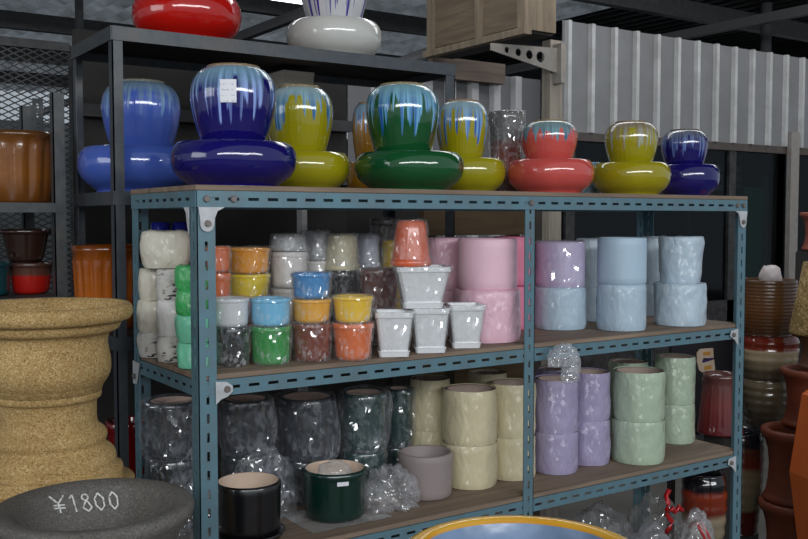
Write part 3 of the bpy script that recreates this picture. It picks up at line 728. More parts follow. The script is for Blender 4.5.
crumple('crumpled_film', 'heap of crumpled clear film between the dark green pot and the grey pot', 'film', (p[0]+.01, p[1]+.045, BZ), .066, .055, .06, film(.22, (.8, .8, .84), 20, .6), 8, .75, 2.0)
p = on_z(262, 500, BZ+.05)
crumple('plastic_bag', 'loose grey film bag behind the black pot', 'bag', (xat(264, .21, .9), .205, BZ), .08, .035, .105, bagf, 11, .4, 1.6)
crumple('plastic_bag', 'slumped grey film bag behind the left post on the bottom shelf', 'bag', (xat(190, .17, .9), .17, BZ), .075, .06, .09, bagf, 14, .5, 1.6)

# =================================================================== LOWEST SHELF: bags and banded pots
LZ = ZL+BT+.0006
bandA = banded(((0, srgb(120, 110, 90)), (.5, srgb(150, 136, 112)), (.58, srgb(110, 40, 24)), (.78, srgb(140, 50, 24)), (.84, srgb(20, 20, 26)), (1, srgb(24, 24, 30))), .14)
def barrel(r, h, ridges=6, amp=.012, rb=.75, seg=64, n=48, mouth=.88):
    prof = [(0, 0), (r*rb, 0)]
    for k in range(n+1):
        u = k/n; rr = rb+(1-rb)*math.sin(min(1, u*1.35)*PI/2)
        if u > .8: rr -= (1-mouth)*((u-.8)/.2)**2
        rr += amp*math.sin(u*ridges*2*PI)
        prof.append((r*rr, h*u))
    prof += [(r*(mouth-.06), h), (r*(mouth-.08), h*.93), (r*.7, h*.5), (0, h*.5)]
    return lathe(prof, seg)
x = xat(704, .2, .55); s = scl(x, .2, .6); rr = 22*s
zt = zat(472, x, .2)
tag(obj('banded_pot', barrel(rr, zt-LZ, 7, .02), bandA, None, True, (x, .2, LZ)), 'black red and cream banded pot on the lowest shelf by the right post', 'plant pot', 'banded glazed pots at the right')
for k, (px, py, Y, rx, rz, lab, c) in enumerate(((600, 512, .2, .13, .10, 'large grey film bag on the lowest shelf under the purple pots', (.35, .38, .42)), (655, 500, .25, .10, .13, 'dusty film bag on the lowest shelf left of the banded pot', (.4, .4, .4)), (650, 530, .06, .09, .08, 'pale film bag at the front of the lowest shelf', (.5, .52, .58)))):
    x = xat(px, Y, .5); zt = zat(py, x, Y)
    crumple('plastic_bag', lab, 'bag', (x, Y, LZ), rx, .09 if Y > .1 else .06, (zt-LZ)/1.5, film(.3, c, 10, .35), 20+k, .35, 1.8)
x = xat(697, .07, .5); zt = zat(512, x, .07)
t = thing('tape_bundle', 'bundle of clear wrap tied with red tape before the banded pot', 'bundle', (x, .07, LZ))
crumple('film_body', None, None, (0, 0, 0), .06, .05, (zt-LZ)/1.55, film(.4, (.6, .6, .62), 20), 31, .3, 2, parent=t)
hb = (zt-LZ)
for k in range(2):
    bm = bmesh.new(); tube(bm, [(-.02+.02*k+.008*math.sin(u*4), -.052*math.cos(u*.9)-.004, hb*.3+hb*.62*math.sin(u)*.95) for u in np.linspace(0, PI*.7, 14)], .005, 6); obj('red_tape', bm, glaze(srgb(190, 16, 24), .3), t, True)
x = xat(662, .18, .5); t2 = bmesh.new(); zz = zat(494, x, .18)
tube(t2, [(-.03+.01*math.sin(k), 0.01*math.cos(k*2), zz-LZ-.13+.02*k) for k in range(8)], .008, 6)
tube(t2, [(-.02+.01*k, 0, zz-LZ-.06+.01*math.sin(k*2)) for k in range(7)], .007, 6)
tag(obj('red_tape_strip', t2, glaze(srgb(180, 16, 24), .35), None, True, (x, .2-.07, LZ+.02)), 'strip of red tape twisted over the dusty film bag', 'tape')

# =================================================================== RIGHT-HAND STACKS OF POTS
def plinth(x, y, w, h, lab):
    bm = bmesh.new(); box(bm, -w/2, w/2, -w/2, w/2, 0, h); bmesh.ops.bevel(bm, geom=bm.edges[:], offset=.006, segments=2, affect='EDGES')
    tag(obj('concrete_block', bm, matte(srgb(44, 42, 41), .9), None, False, (x, y, 0)), lab, 'block', 'blocks under the pot stacks')
redcream = banded(((0, srgb(70, 62, 50)), (.3, srgb(110, 98, 78)), (.55, srgb(166, 150, 120)), (.66, srgb(176, 158, 130)), (.7, srgb(120, 46, 26)), (1, srgb(110, 34, 22))), .12)
darkcream = banded(((0, srgb(60, 24, 22)), (.22, srgb(70, 26, 22)), (.26, srgb(96, 88, 70)), (.62, srgb(110, 98, 78)), (.68, srgb(90, 34, 26)), (.84, srgb(70, 40, 30)), (.88, srgb(22, 26, 32)), (1, srgb(26, 28, 34))), .12)
basket = banded(((0, srgb(70, 44, 26)), (.5, srgb(104, 66, 34)), (1, srgb(84, 56, 32))), .28)
Ys = .62
def col(px, Y, tiers, zfloor):
    pass
def gl_pot(px, Y, w, yt, yb, mat, lab, ridges, amp, rb, name='glazed_planter', mouth=.92, grp=None):
    x = xat(px, Y, 1.1); s = scl(x, Y, 1.1); z0 = zat(yb, x, Y); z1 = zat(yt, x, Y); r = w/2*s*.97
    tag(obj(name, barrel(r, z1-z0-.001, ridges, amp, rb, mouth=mouth), mat, None, True, (x, Y, z0)), lab, 'plant pot', grp); return x, Y, r, z0
gl_pot(767, Ys, 58, 279, 334, basket, 'brown ribbed planter with rings right of the rack, topmost of its stack', 16, .012, .82, 'ribbed_planter', 1.0)
gl_pot(770, Ys, 58, 334, 378, redcream, 'glazed planter with dark red upper band under the ribbed planter', 5, .012, .84, grp='red and cream glazed planters')
gl_pot(770, Ys, 56, 378, 426, banded(((0, srgb(58, 50, 42)), (.5, srgb(90, 80, 64)), (1, srgb(110, 98, 78))), .15), 'grey-cream ridged planter under the red and cream one', 6, .014, .7, grp='red and cream glazed planters')
q = gl_pot(742, .58, 48, 430, 530, darkcream, 'tall dark glazed planter with cream waist behind the right post', 10, .014, .8, grp='red and cream glazed planters')
gx2, gy2, _, gz2 = q
plinth(gx2, gy2, .12, gz2-.001, 'concrete block under the tall dark glazed planter')
q2x, q2y = xat(770, Ys, 1.1), Ys
# crumpled paper in ribbed planter
crumple('white_paper', 'crumpled white paper sticking out of the ribbed planter', 'paper', (xat(771, Ys, 1.3), Ys, zat(284, q2x, Ys)), .045, .04, .05, matte(srgb(190, 180, 180), .6), 41, .6, 1.6, sub=3)
# maroon upturned pots behind right post
xm_ = xat(722, .45, 1.1); sm_ = scl(xm_, .45, 1.1); zm0, zm1 = zat(432, xm_, .45), zat(373, xm_, .45)
tag(obj('glazed_planter', fluted(17*sm_, zm1-zm0-.001, 23*sm_, 18, .03), banded(((0, srgb(96, 30, 34)), (.5, srgb(120, 52, 50)), (1, srgb(90, 60, 56))), .1), None, True, (xm_, .45, zm0)), 'maroon glossy pot behind the bottom shelf, left of the right post', 'plant pot')
mx2 = xm_; plinth(mx2, .45, .09, zm0-.001, 'concrete block under the maroon glossy pot')
# terracotta column in front right
terr = matte(srgb(104, 48, 28), .55, .2); terr2 = matte(srgb(176, 80, 36), .5, .15)
def terracotta(px, Y, w, yt, yb, lab, mat, grp='terracotta pedestal pots'):
    x = xat(px, Y, .9); s = scl(x, Y, .9); z0 = zat(yb, x, Y); z1 = zat(yt, x, Y); r = w/2*s; h = z1-z0-.001
    pr = [(0, 0), (.9, 0), (.92, .05), (.86, .09), (.84, .12), (.78, .3), (.76, .5), (.8, .7), (.88, .84), (.97, .88), (1.0, .92), (1.0, .97), (.96, 1.0), (.84, 1.0), (.8, .9), (.6, .6), (0, .6)]
    tag(obj('terracotta_pot', lathe([(a*r, b*h) for a, b in pr], 56), mat, None, True, (x, Y, z0)), lab, 'plant pot', grp); return x, Y, z0
terracotta(800, .34, 72, 428, 500, 'wide terracotta pot with rounded lip, middle of the right stack', terr)
tq = terracotta(800, .34, 74, 500, 575, 'lowest terracotta pot of the right stack, cut by the frame', terr)
terracotta(812, .34, 60, 368, 425, 'upper terracotta pot at the right edge of the picture', terr)
plinth(tq[0], tq[1], .22, tq[2]-.001, 'concrete block under the terracotta pots')
# octagonal bright orange pot at the right edge
x = xat(838, .05, .95); s = scl(x, .05, .95); z0 = zat(545, x, .05); z1 = zat(395, x, .05); r = 43*s
bm = lathe([(0, 0), (r*.8, 0), (r*1.02, (z1-z0)*.48), (r*.78, z1-z0), (r*.7, z1-z0), (0, (z1-z0)*.8)], 8)
tag(obj('faceted_pot', bm, matte(srgb(196, 96, 42), .5, .05), None, False, (x, .05, z0)), 'bright orange faceted pot at the right edge of the picture', 'plant pot')
plinth(x, .05, .2, z0-.001, 'concrete block under the orange faceted pot')
# speckled cone pot and pinkish pot further back at the right edge
sand = stone(srgb(150, 124, 74), srgb(90, 70, 40), srgb(190, 168, 120), 150)
x = xat(822, .3, 1.2); s = scl(x, .3, 1.2); z0 = zat(334, x, .3); z1 = zat(262, x, .3)
tag(obj('speckled_pot', lathe([(0, 0), (30*s, 0), (30*s, .01), (18*s, z1-z0), (15*s, z1-z0), (0, (z1-z0)*.8)], 48), sand, None, True, (x, .3, z0)), 'sandy speckled upturned pot at the right edge', 'plant pot')
terracotta(822, .3, 50, 334, 367, 'small terracotta pot under the sandy speckled pot', matte(srgb(90, 60, 40), .6))
plinth(xat(840, .4, 1.2), .36, .05, zat(367, xat(822, .3, .9), .3)-.002, 'concrete block behind the upper terracotta pot')
x = xat(822, 1.0, 1.4); terracotta(822, 1.0, 46, 212, 250, 'pinkish clay pot at the far right', matte(srgb(150, 84, 70), .6))
plinth(xat(822, 1.0, .9), 1.0, .2, zat(251, xat(822, 1.0, .9), 1.0), 'tall block under the pinkish clay pot')

# sign board behind the rack, lower right
sgy = .72; sx0, sx1 = xat(672, sgy, 1.1), xat(735, sgy, 1.1); sz0, sz1 = zat(440, sx0, sgy), zat(335, sx0, sgy)
t = thing('sign_board', 'black sign board with a rounded cream letter behind the bottom shelf', 'sign', ((sx0+sx1)/2, sgy, sz0))
bm = bmesh.new(); box(bm, -(sx1-sx0)/2, (sx1-sx0)/2, 0, .012, 0, sz1-sz0); obj('panel', bm, matte(srgb(22, 22, 30), .6), t)
def L(px, py): p = on_y(px, py, sgy-.003); return (p[0]-(sx0+sx1)/2, p[2]-sz0)
crm2 = matte(srgb(190, 170, 150), .6, .08)
bm = bmesh.new(); prism(bm, [L(*q) for q in ((700, 349), (713, 348), (713.5, 358), (703, 358), (702.5, 363), (714, 359.5), (715, 370), (712, 373), (704, 374), (699, 370), (697, 362), (697, 353))], -.004, 0); obj('cream_letter', bm, crm2, t)
bm = bmesh.new(); prism(bm, [L(*q) for q in ((703, 352), (710, 351.5), (710, 355), (703, 355.5))], -.0055, -.0042); prism(bm, [L(*q) for q in ((704, 366), (711, 365), (711, 369), (704, 370))], -.0055, -.0042); obj('amber_bar', bm, matte(srgb(180, 130, 50), .6), t)
bm = bmesh.new(); prism(bm, [L(*q) for q in ((702, 360.5), (712, 357.5), (712, 360), (702, 362.5))], -.0052, -.0042); obj('purple_bar', bm, matte(srgb(50, 30, 90), .6), t)
bm = bmesh.new(); prism(bm, [L(*q) for q in ((703, 377), (707, 377), (707, 388), (711, 380), (714, 379), (714, 384), (708, 396), (703, 394))], -.004, 0); obj('cream_letter', bm, crm2, t)
obj('leg', box(bmesh.new(), -(sx1-sx0)/2+.02, -(sx1-sx0)/2+.05, .012, .03, -sz0, .3), darkboard, t)
obj('leg', box(bmesh.new(), (sx1-sx0)/2-.05, (sx1-sx0)/2-.02, .012, .03, -sz0, .3), darkboard, t)

# =================================================================== LEFT FOREGROUND
sandst = stone(srgb(182, 150, 96), srgb(138, 106, 60), srgb(212, 188, 140), 420)
# urn
UD = 1.95
d = ray(46, 318); P = CAM+d*UD; ux, uy = float(P[0]), float(P[1]); uzt = float(P[2]); s = UD/F
uR = 87*s
def uz(py): return zat(py, ux, uy)
# (half width px at centre column, y px of that ring's centre)
UP_ = [(72, 481), (78, 476), (78, 468), (71, 465), (71, 457), (67, 450), (59, 444), (61, 437), (59, 431), (51, 424), (49.5, 410), (50, 400), (54, 397), (54, 390), (52, 388), (57, 384), (63, 374), (64, 362), (62, 350), (61, 342), (63, 334), (71, 330), (74, 326), (76, 322), (84, 319), (87, 313), (86, 307), (83, 304)]
zs0 = uz(481)
prof = [(0, 0)]+[(w*s*(.965 if py < 380 else .965-.055*(py-380)/100), uz(py)-zs0) for w, py in UP_]
H = prof[-1][1]
prof += [(76*s, H-.002), (70*s, H-.02), (58*s, H-.07), (52*s, H-.18), (0, H-.2)]
tag(obj('stone_urn', lathe(smooth_prof(prof, 3), 96), sandst, None, True, (ux, uy, zs0)), 'large sand-coloured stone urn with moulded rings at the left', 'urn')
bm = lathe([(0, 0), (.2, 0), (.2, .05), (.16, .08), (.15, zs0-.06), (.17, zs0-.03), (.17, zs0-.001), (0, zs0-.001)], 64)
tag(obj('stone_pedestal', bm, sandst, None, True, (ux, uy, 0)), 'sandstone pedestal carrying the large urn', 'pedestal')
# grey bowl with chalk price
GD_ = 1.62
P = CAM+ray(94, 503)*GD_; bx, by, bz = map(float, P); s = GD_/F
Rb = 98*s
graym = stone(srgb(100, 97, 94), srgb(82, 79, 78), srgb(122, 118, 112), 420)
hb = .13
bp = [(0, 0), (.5, 0), (.55, .02), (.6, .12), (.78, .45), (.93, .74), (.985, .84), (1.0, .91), (.985, .975), (.94, 1.0), (.87, .995), (.81, .97), (.77, .92), (.68, .66), (.52, .36), (.3, .25), (0, .24)]
bprof = smooth_prof([(a*Rb, b*hb) for a, b in bp], 3)
t = thing('stone_bowl', 'wide dark grey stone bowl with a chalked price inside', 'bowl', (bx, by, bz-hb))
obj('body', lathe(bprof, 96), graym, t, True)
strokes = [ [(0,1),(.5,.55)], [(1,1),(.5,.55),(.5,0)], [(.12,.45),(.9,.45)], [(.12,.28),(.9,.28)],
  [(1.35,.8),(1.6,1),(1.62,0)],
  [(2.65,.95),(2.35,1),(2.2,.78),(2.6,.5),(2.75,.2),(2.45,0),(2.15,.2),(2.35,.5),(2.7,.78),(2.65,.95)],
  [(3.4,1),(3.1,.7),(3.08,.3),(3.35,0),(3.65,.25),(3.7,.7),(3.4,1)],
  [(4.45,1.02),(4.12,.72),(4.1,.3),(4.3,.02),(4.6,.25),(4.68,.75),(4.45,1.02)] ]
# map to the far inner slope
inner = [(a*Rb, b*hb) for a, b in bp[11:16]]
def on_inner(px, py):
    """intersection of the pixel ray with the cone between the inner profile points"""
    d = ray(px, py)
    best = None
    for (r0, z0), (r1, z1) in zip(inner, inner[1:]):
        for k in range(40):
            pass
    lo = None
    for tt in np.linspace(1.3, 2.3, 4000):
        q = CAM+d*tt; rr = math.hypot(q[0]-bx, q[1]-by); zz = q[2]-(bz-hb)
        zi = np.interp(rr, [p[0] for p in inner[::-1]], [p[1] for p in inner[::-1]])
        if rr < inner[0][0] and zz < zi+.0012 and rr > inner[-1][0]: return (float(q[0]-bx), float(q[1]-by), float(zz+.0018))
    return None
bm = bmesh.new()
for st in strokes:
    pts = []
    for (a, b), (c, e) in zip(st, st[1:]):
        for k in range(7):
            u = k/6; X = a+(c-a)*u; Yy = b+(e-b)*u
            px = 49+X*14.2+(1-Yy)*5.0; py = 496+(1-Yy)*17+X*-1.0
            q = on_inner(px, py+1.5)
            if q: pts.append((q[0]+noise.noise(Vector((px, py, 0)))*.0006, q[1], q[2]))
    if len(pts) > 2: tube(bm, pts, .0016, 5)
@cached
def chalk():
    t = NT('chalk'); n = t.ramp(t.noise(260, 2, t.coord()), [(.3, (0,)*3), (.48, (1,)*3)])
    c = t.mix(n, srgb(110, 108, 106), srgb(225, 224, 220)); return t.done(t.pbsdf(c, .9))
o = obj('chalk_price', bm, chalk(), t); o['label'] = 'chalk writing reading ¥1800'
for k in range(5):
    tag(obj('stone_bowl', lathe(bprof, 64), graym, None, True, (bx, by, bz-hb-.14*(k+1)+.0)), 'grey stone bowl stacked below the chalk-marked one', 'bowl', 'grey stone bowls stacked under the marked one')
plz = bz-hb-.14*5
plinth(bx, by, .22, plz-.001, 'concrete block under the stacked grey bowls')
# yellow rimmed bowl, bottom centre
YD = 1.62
P = CAM+ray(524, 552)*YD; yx, yy, yz = map(float, P); s = YD/F; Ry = 124*s
yb = [(0, 0), (.5, 0), (.55, .03), (.75, .4), (.93, .78), (.99, .88), (1.0, .94), (.985, .985), (.95, 1.0), (.9, .985), (.87, .94)]
yi = [(.87, .94), (.78, .7), (.6, .42), (.3, .3), (0, .28)]
t = thing('glazed_bowl', 'large bowl with yellow rim and pale blue inside at the bottom of the picture', 'bowl', (yx, yy, yz-.16))
ym = banded(((0, srgb(160, 104, 20)), (.6, srgb(196, 134, 30)), (.93, srgb(206, 142, 34)), (1, srgb(222, 172, 60))), .2)
obj('body', lathe(smooth_prof([(a*Ry, b*.16) for a, b in yb], 3), 96), ym, t, True)
obj('inner_glaze', lathe(smooth_prof([(a*Ry, b*.16) for a, b in yi], 3), 96), glaze(srgb(116, 140, 172), .2, .25), t, True)
obj('foot', lathe([(0, -(yz-.16)), (.16, -(yz-.16)), (.15, -(yz-.22)), (.1, -.05), (.12, 0), (0, 0)], 48), ym, t, True)

# =================================================================== FAR LEFT RACK WITH AMBER AND RED POTS
LY = .72
lx1 = xat(67, LY, 1.4); lx0 = lx1-1.0
lz1 = zat(203, lx1, LY); lz2 = zat(296, lx1, LY)
lr = thing('steel_rack', 'dark metal rack at the far left holding amber and red pots', 'shelf', (0, 0, 0))
ldm = steel(srgb(50, 56, 60), .4, .4, 31)
ltop = zat(93, lx1, LY)
for X in (lx1-.03, lx0):
    for Y in (LY, LY+.35):
        bm = bmesh.new(); zt_ = ltop if Y > LY else ltop
        box(bm, X, X+.03, Y, Y+.003, 0, zt_); box(bm, X, X+.003, Y, Y+.03, 0, zt_); obj('post', bm, ldm, lr)
for z in (lz1, lz2, .8, .4):
    obj('beam', box(bmesh.new(), lx0, lx1, LY-.003, LY, z-.025, z), ldm, lr)
    obj('shelf_board', box(bmesh.new(), lx0, lx1, LY, LY+.38, z-.012, z), darkboard, lr)
bm = bmesh.new(); xx = xat(47, LY+.2, 1.6)
slotted(bm, zat(96, xx, LY+.3)-lz1, .03, (0,0,1), (1,0,0), (0,1,0), (xx, LY+.353, lz1), pitch=.03, slot=.016); obj('upright', bm, ldm, lr)
obj('rail', box(bmesh.new(), xx, lx1, LY+.35, LY+.353, ltop-.02, ltop), ldm, lr)
def lp(px, Y, w, z, yt, mat, lab, wt=None, name='glazed_planter', fl=None, rb=.86, grp=None):
    x = xat(px, Y, z); s = scl(x, Y, z); r = w/2*s; h = zat(yt, x, Y)-z
    if fl: o = obj(name, fluted(r*.97, h, r*rb, 13, .1), mat, None, True, (x, Y, z))
    else: o = obj(name, lathe(cyl_profile(r, h, r*rb, .01, .004), 56), mat, None, True, (x, Y, z))
    tag(o, lab, 'plant pot' if not fl else 'planter', grp); return x, h
ambr2 = banded(((.0, srgb(96, 54, 16)), (.4, srgb(140, 84, 26)), (.8, srgb(124, 74, 24)), (1.0, srgb(90, 54, 18))), .2)
lp(18, LY+.16, 74, lz1+.001, 133, ambr2, 'large amber brown carved planter on the far left rack', fl=16, grp='amber planters')
redb = banded(((0, srgb(170, 26, 22)), (.55, srgb(176, 30, 24)), (.62, srgb(96, 60, 50)), (1, srgb(70, 46, 40))), .15)
x, h = lp(31, LY+.14, 42, lz2+.001, 262, redb, 'red pot with a dark brown rim on the far left rack', rb=.8)
x2 = xat(26, LY+.14, lz2)
lp(26, LY+.14, 46, lz2+.001+h+.001, 229, glaze(srgb(48, 30, 24), .15), 'dark brown flared pot stacked on the red pot', rb=.7)
lp(-6, LY+.12, 32, lz2+.001, 262, glaze(srgb(20, 60, 66), .2), 'dark teal pot at the left edge of the picture', rb=.9)

# =================================================================== BACKGROUND BUILDING
def corrugated(bm, x0, x1, y, z0, z1, pitch=.2, rw=.03, rd=.028, start=0.0):
    """ribbed sheet facing -y; crest faces get material 1"""
    xs = []; x = x0+start
    pts = [(x0, 0, 0)]
    while x+rw*1.6 < x1:
        pts += [(x, 0, 0), (x+rw*.3, -rd, 1), (x+rw*1.3, -rd, 1), (x+rw*1.6, 0, 1)]; x += pitch
    pts.append((x1, 0, 0))
    lo = [bm.verts.new((p[0], y+p[1], z0)) for p in pts]; hi = [bm.verts.new((p[0], y+p[1], z1)) for p in pts]
    for i in range(len(pts)-1):
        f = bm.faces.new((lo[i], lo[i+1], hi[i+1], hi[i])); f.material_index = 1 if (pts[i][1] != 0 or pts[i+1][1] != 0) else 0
    return bm
WY = 2.2
wx0 = xat(562, WY, 2.2); wx1 = xat(799, WY, 2.2)
wz1 = zat(20, wx0, WY); wz0 = zat(131, wx0, WY)
print('wall', wx0, wx1, wz0, wz1)
valley = steel(srgb(128, 129, 132), .5, .15, 3); crest = steel(srgb(196, 197, 196), .5, .1, 6)  # crests coloured lighter than valleys to paint ribs catching light
pitch = (xat(782, WY, 2.2)-xat(564, WY, 2.2))/11
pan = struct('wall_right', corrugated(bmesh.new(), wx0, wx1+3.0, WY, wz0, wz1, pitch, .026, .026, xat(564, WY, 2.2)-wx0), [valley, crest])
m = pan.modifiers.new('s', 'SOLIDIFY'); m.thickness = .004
frm = steel(srgb(150, 144, 138), .5, .3); dfr = steel(srgb(30, 30, 32), .5, .2)
struct('trim_1', box(bmesh.new(), wx0-.02, wx1+3, WY-.01, WY+.05, wz0-.05, wz0-.001), steel(srgb(70, 60, 54), .6, .3))
struct('trim_2', box(bmesh.new(), xat(790, WY-.05, 1.5), xat(798, WY-.05, 1.5), WY-.05, WY-.015, 0, wz0+.1), frm)
# glazed front under the panel
glassm = NT('window_glass'); gs = glassm.n('ShaderNodeMixShader', {0: .035, 1: glassm.n('ShaderNodeBsdfTransparent', {0: (.5, .55, .55, 1)}).outputs[0], 2: glassm.n('ShaderNodeBsdfGlossy', {'Color': (.6, .65, .7, 1), 'Roughness': .05}).outputs[0]}).outputs[0]; glassm = glassm.done(gs)
w1 = thing('window_1', None, None, (0, 0, 0)); w1['kind'] = 'structure'
obj('window_pane', box(bmesh.new(), wx0, wx1+2.6, WY+.02, WY+.026, .05, wz0-.05), glassm, w1)
for px in (566, 729):
    xx = xat(px, WY, 1.6); obj('window_frame', box(bmesh.new(), xx, xx+.07, WY, WY+.05, 0, wz0-.05), dfr, w1)
obj('window_frame', box(bmesh.new(), wx0, wx1+2.6, WY, WY+.05, 0, .95), steel(srgb(30, 25, 27), .6, .1), w1)
obj('window_frame', box(bmesh.new(), wx1+2.55, wx1+2.6, WY, WY+.05, 0, wz0), dfr, w1)
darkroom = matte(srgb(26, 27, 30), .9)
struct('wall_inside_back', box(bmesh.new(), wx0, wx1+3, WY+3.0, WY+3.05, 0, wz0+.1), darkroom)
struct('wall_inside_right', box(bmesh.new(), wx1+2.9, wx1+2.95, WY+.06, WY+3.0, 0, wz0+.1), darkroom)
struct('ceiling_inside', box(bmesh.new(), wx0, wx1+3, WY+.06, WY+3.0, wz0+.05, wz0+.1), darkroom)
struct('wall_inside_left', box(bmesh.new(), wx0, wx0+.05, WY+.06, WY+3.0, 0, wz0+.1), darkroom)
# slatted bench and green crate inside the shop, chair
sl = thing('slatted_bench', 'grey slatted panel standing inside behind the dark window', 'bench', (0, 0, 0))
ys_ = WY+.5; a0, a1 = xat(690, ys_, 1.7), xat(742, ys_, 1.7); zz0, zz1 = zat(190, a0, ys_), zat(150, a0, ys_)
for k in range(4):
    z = zz0+(zz1-zz0)*k/4; obj('slat', box(bmesh.new(), a0, a1, ys_, ys_+.02, z, z+(zz1-zz0)*.17), matte((srgb(120, 124, 122), srgb(130, 104, 100))[k % 2], .7), sl)
for X in (a0+.01, a1-.04): obj('leg', box(bmesh.new(), X, X+.03, ys_+.021, ys_+.05, 0, zz1), dfr, sl)
ch = thing('armchair', 'black rounded chair back inside the shop behind the window', 'chair', (xat(768, WY+.35, 1.6), WY+1.0, 0))
obj('backrest', lathe(smooth_prof([(0, .7), (.2, .72), (.24, 1.1), (.2, 1.5), (.13, 1.68), (0, 1.74)], 4), 32), matte(srgb(10, 10, 12), .7), ch, True)
obj('base', box(bmesh.new(), -.2, .2, -.2, .2, 0, .7), matte(srgb(10, 10, 12), .7), ch)
gx_ = xat(752, WY+.3, 1.6); ztg = zat(180, gx_, WY+.3)
tag(obj('green_crate', box(bmesh.new(), xat(738, WY+.2, 1.5), xat(757, WY+.2, 1.5), WY+.15, WY+.3, 0, ztg-.06), matte(srgb(40, 96, 62), .6), None), 'green panel standing inside behind the window frame', 'crate')

# rear ribbed wall between the racks
RY = 2.35
rx0 = xat(348, RY, 2); rx1 = xat(560, RY, 2)
rzt = zat(70, xat(450, RY, 2), RY)
rp = (xat(531, RY, 2)-xat(467, RY, 2))/3
rw_ = struct('wall_back', corrugated(bmesh.new(), rx0, wx0-.03, RY, 0, rzt, rp, .045, .03, (xat(467, RY, 2)-rx0) % rp), [steel(srgb(104, 104, 108), .5, .2, 3), steel(srgb(186, 186, 188), .5, .1, 6)])  # same painted light on the rear ribs: pale crest, darker valley
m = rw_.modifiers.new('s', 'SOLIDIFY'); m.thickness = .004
struct('trim_3', box(bmesh.new(), xat(424, RY, 2.2), xat(496, RY, 2.2), RY-.08, RY-.035, rzt-.06, rzt+.05), wood(srgb(112, 98, 88), 2, 0))
# dark wall behind the dark rack
kY = 1.28
kx0, kx1 = xat(78, kY, 1.6), xat(347, kY, 1.6)
struct('wall_left', box(bmesh.new(), kx0, kx1, kY, kY+.04, 0, 2.10), matte(srgb(46, 44, 42), .85, .3, 5))
for k, z in enumerate((1.82, 1.62)):
    struct('trim_%d' % (4+k), box(bmesh.new(), kx0, kx1, kY-.04, kY-.001, z, z+.04), steel(srgb(66, 66, 68), .5, .3))
struct('trim_6', box(bmesh.new(), xat(298, kY-.06, 1.6), xat(303, kY-.06, 1.6), kY-.09, kY-.05, 0, 2.1), steel(srgb(190, 190, 190), .5, .3))
struct('trim_7', box(bmesh.new(), xat(312, kY-.06, 1.6), xat(350, kY-.06, 1.6), kY+.05, kY+.1, 0, 2.1), matte(srgb(30, 30, 32), .8))
struct('trim_10', box(bmesh.new(), xat(345, 1.5, 1.4), xat(428, 1.5, 1.4), 1.5, 1.54, 0, 1.55), matte(srgb(34, 32, 32), .85))
# cream timber post and brown crate boards seen under the top shelf
struct('trim_8', box(bmesh.new(), xat(549, 1.6, 1.4), xat(561, 1.6, 1.4), 1.6, 1.66, 0, zat(40, xat(553, 1.6, 1.4), 1.6)), wood(srgb(150, 142, 130), 2, 2))
cbx0, cbx1 = xat(424, 1.0, 1.45), xat(531, 1.0, 1.45)
cr = thing('wooden_crate', 'stack of brown timber boards behind the pink pots under the top shelf', 'crate', (0, 0, 0))
for k in range(6):
    z = zat(236, cbx0, 1.0)-.15*5+.001+k*.15
    obj('plank', box(bmesh.new(), cbx0, cbx1, 1.0, 1.03, z, z+.14), wood(srgb(110, 88, 60), 2, 0), cr)
for X in (cbx0+.03, cbx1-.08): obj('cleat', box(bmesh.new(), X, X+.05, 1.031, 1.06, 0, zat(214, X, 1.0)), wood(srgb(96, 74, 50), 2, 2), cr)
for X, c in ((xat(535, 1.2, 1.4), srgb(60, 52, 46)), ):
    struct('trim_9', box(bmesh.new(), X, X+.04, 1.2, 1.24, 0, 1.6), matte(c, .7))

# hanging timber box with perforated bracket
HB = 1.42
hx = xat(525, HB, 2.4); hz = zat(31, hx, HB); hy1 = float(on_x(424, 50, hx)[1]); hx1 = xat(556, HB, 2.4)
print('box', hx, hx1, HB, hy1, hz)
t = thing('timber_box', 'weathered wooden box mounted high above the shelves', 'box', (0, 0, 0))
wm = wood(srgb(104, 90, 72), 2.5, 1); wm2 = wood(srgb(122, 108, 90), 2.5, 2)
hy1 = min(hy1, RY-.06); ylen = hy1-HB
obj('side_panel', box(bmesh.new(), hx+.012, hx+.03, HB+.05, hy1-.05, hz+.03, hz+.6), wm, t)
for f in (0, .42, .96): obj('batten', box(bmesh.new(), hx-.004, hx+.034, HB+f*(ylen-.05), HB+f*(ylen-.05)+.05, hz+.02, hz+.6), wm2, t)
obj('front_panel', box(bmesh.new(), hx+.035, hx1, HB, HB+.02, hz+.01, hz+.6), wm2, t)
obj('bottom_rail', box(bmesh.new(), hx-.01, hx+.036, HB-.005, hy1, hz-.012, hz+.02), wm2, t)
obj('bottom_panel', box(bmesh.new(), hx+.04, hx1, HB+.022, hy1, hz, hz+.012), matte(srgb(40, 36, 34), .8), t)
obj('back_panel', box(bmesh.new(), hx+.04, hx1, hy1-.02, hy1, hz+.013, hz+.6), wm2, t)
by0 = HB+.15
p0 = on_y(491, 43, by0); p1 = on_y(491, 50, by0); p2 = on_y(557, 73, by0); p3 = on_y(557, 48, by0)
bk = thing('perforated_bracket', 'grey tapered steel bracket with round holes under the wooden box', 'bracket', (0, 0, 0))
bm = bmesh.new()
hl = [on_y(a, b, by0) for a, b in ((507, 50.5), (518.5, 53), (529.5, 55.5), (540.5, 58))]; hr = (.014, .018, .021, .026)
outer = [(p[0], p[2]) for p in (p0, p1, p2, p3)]
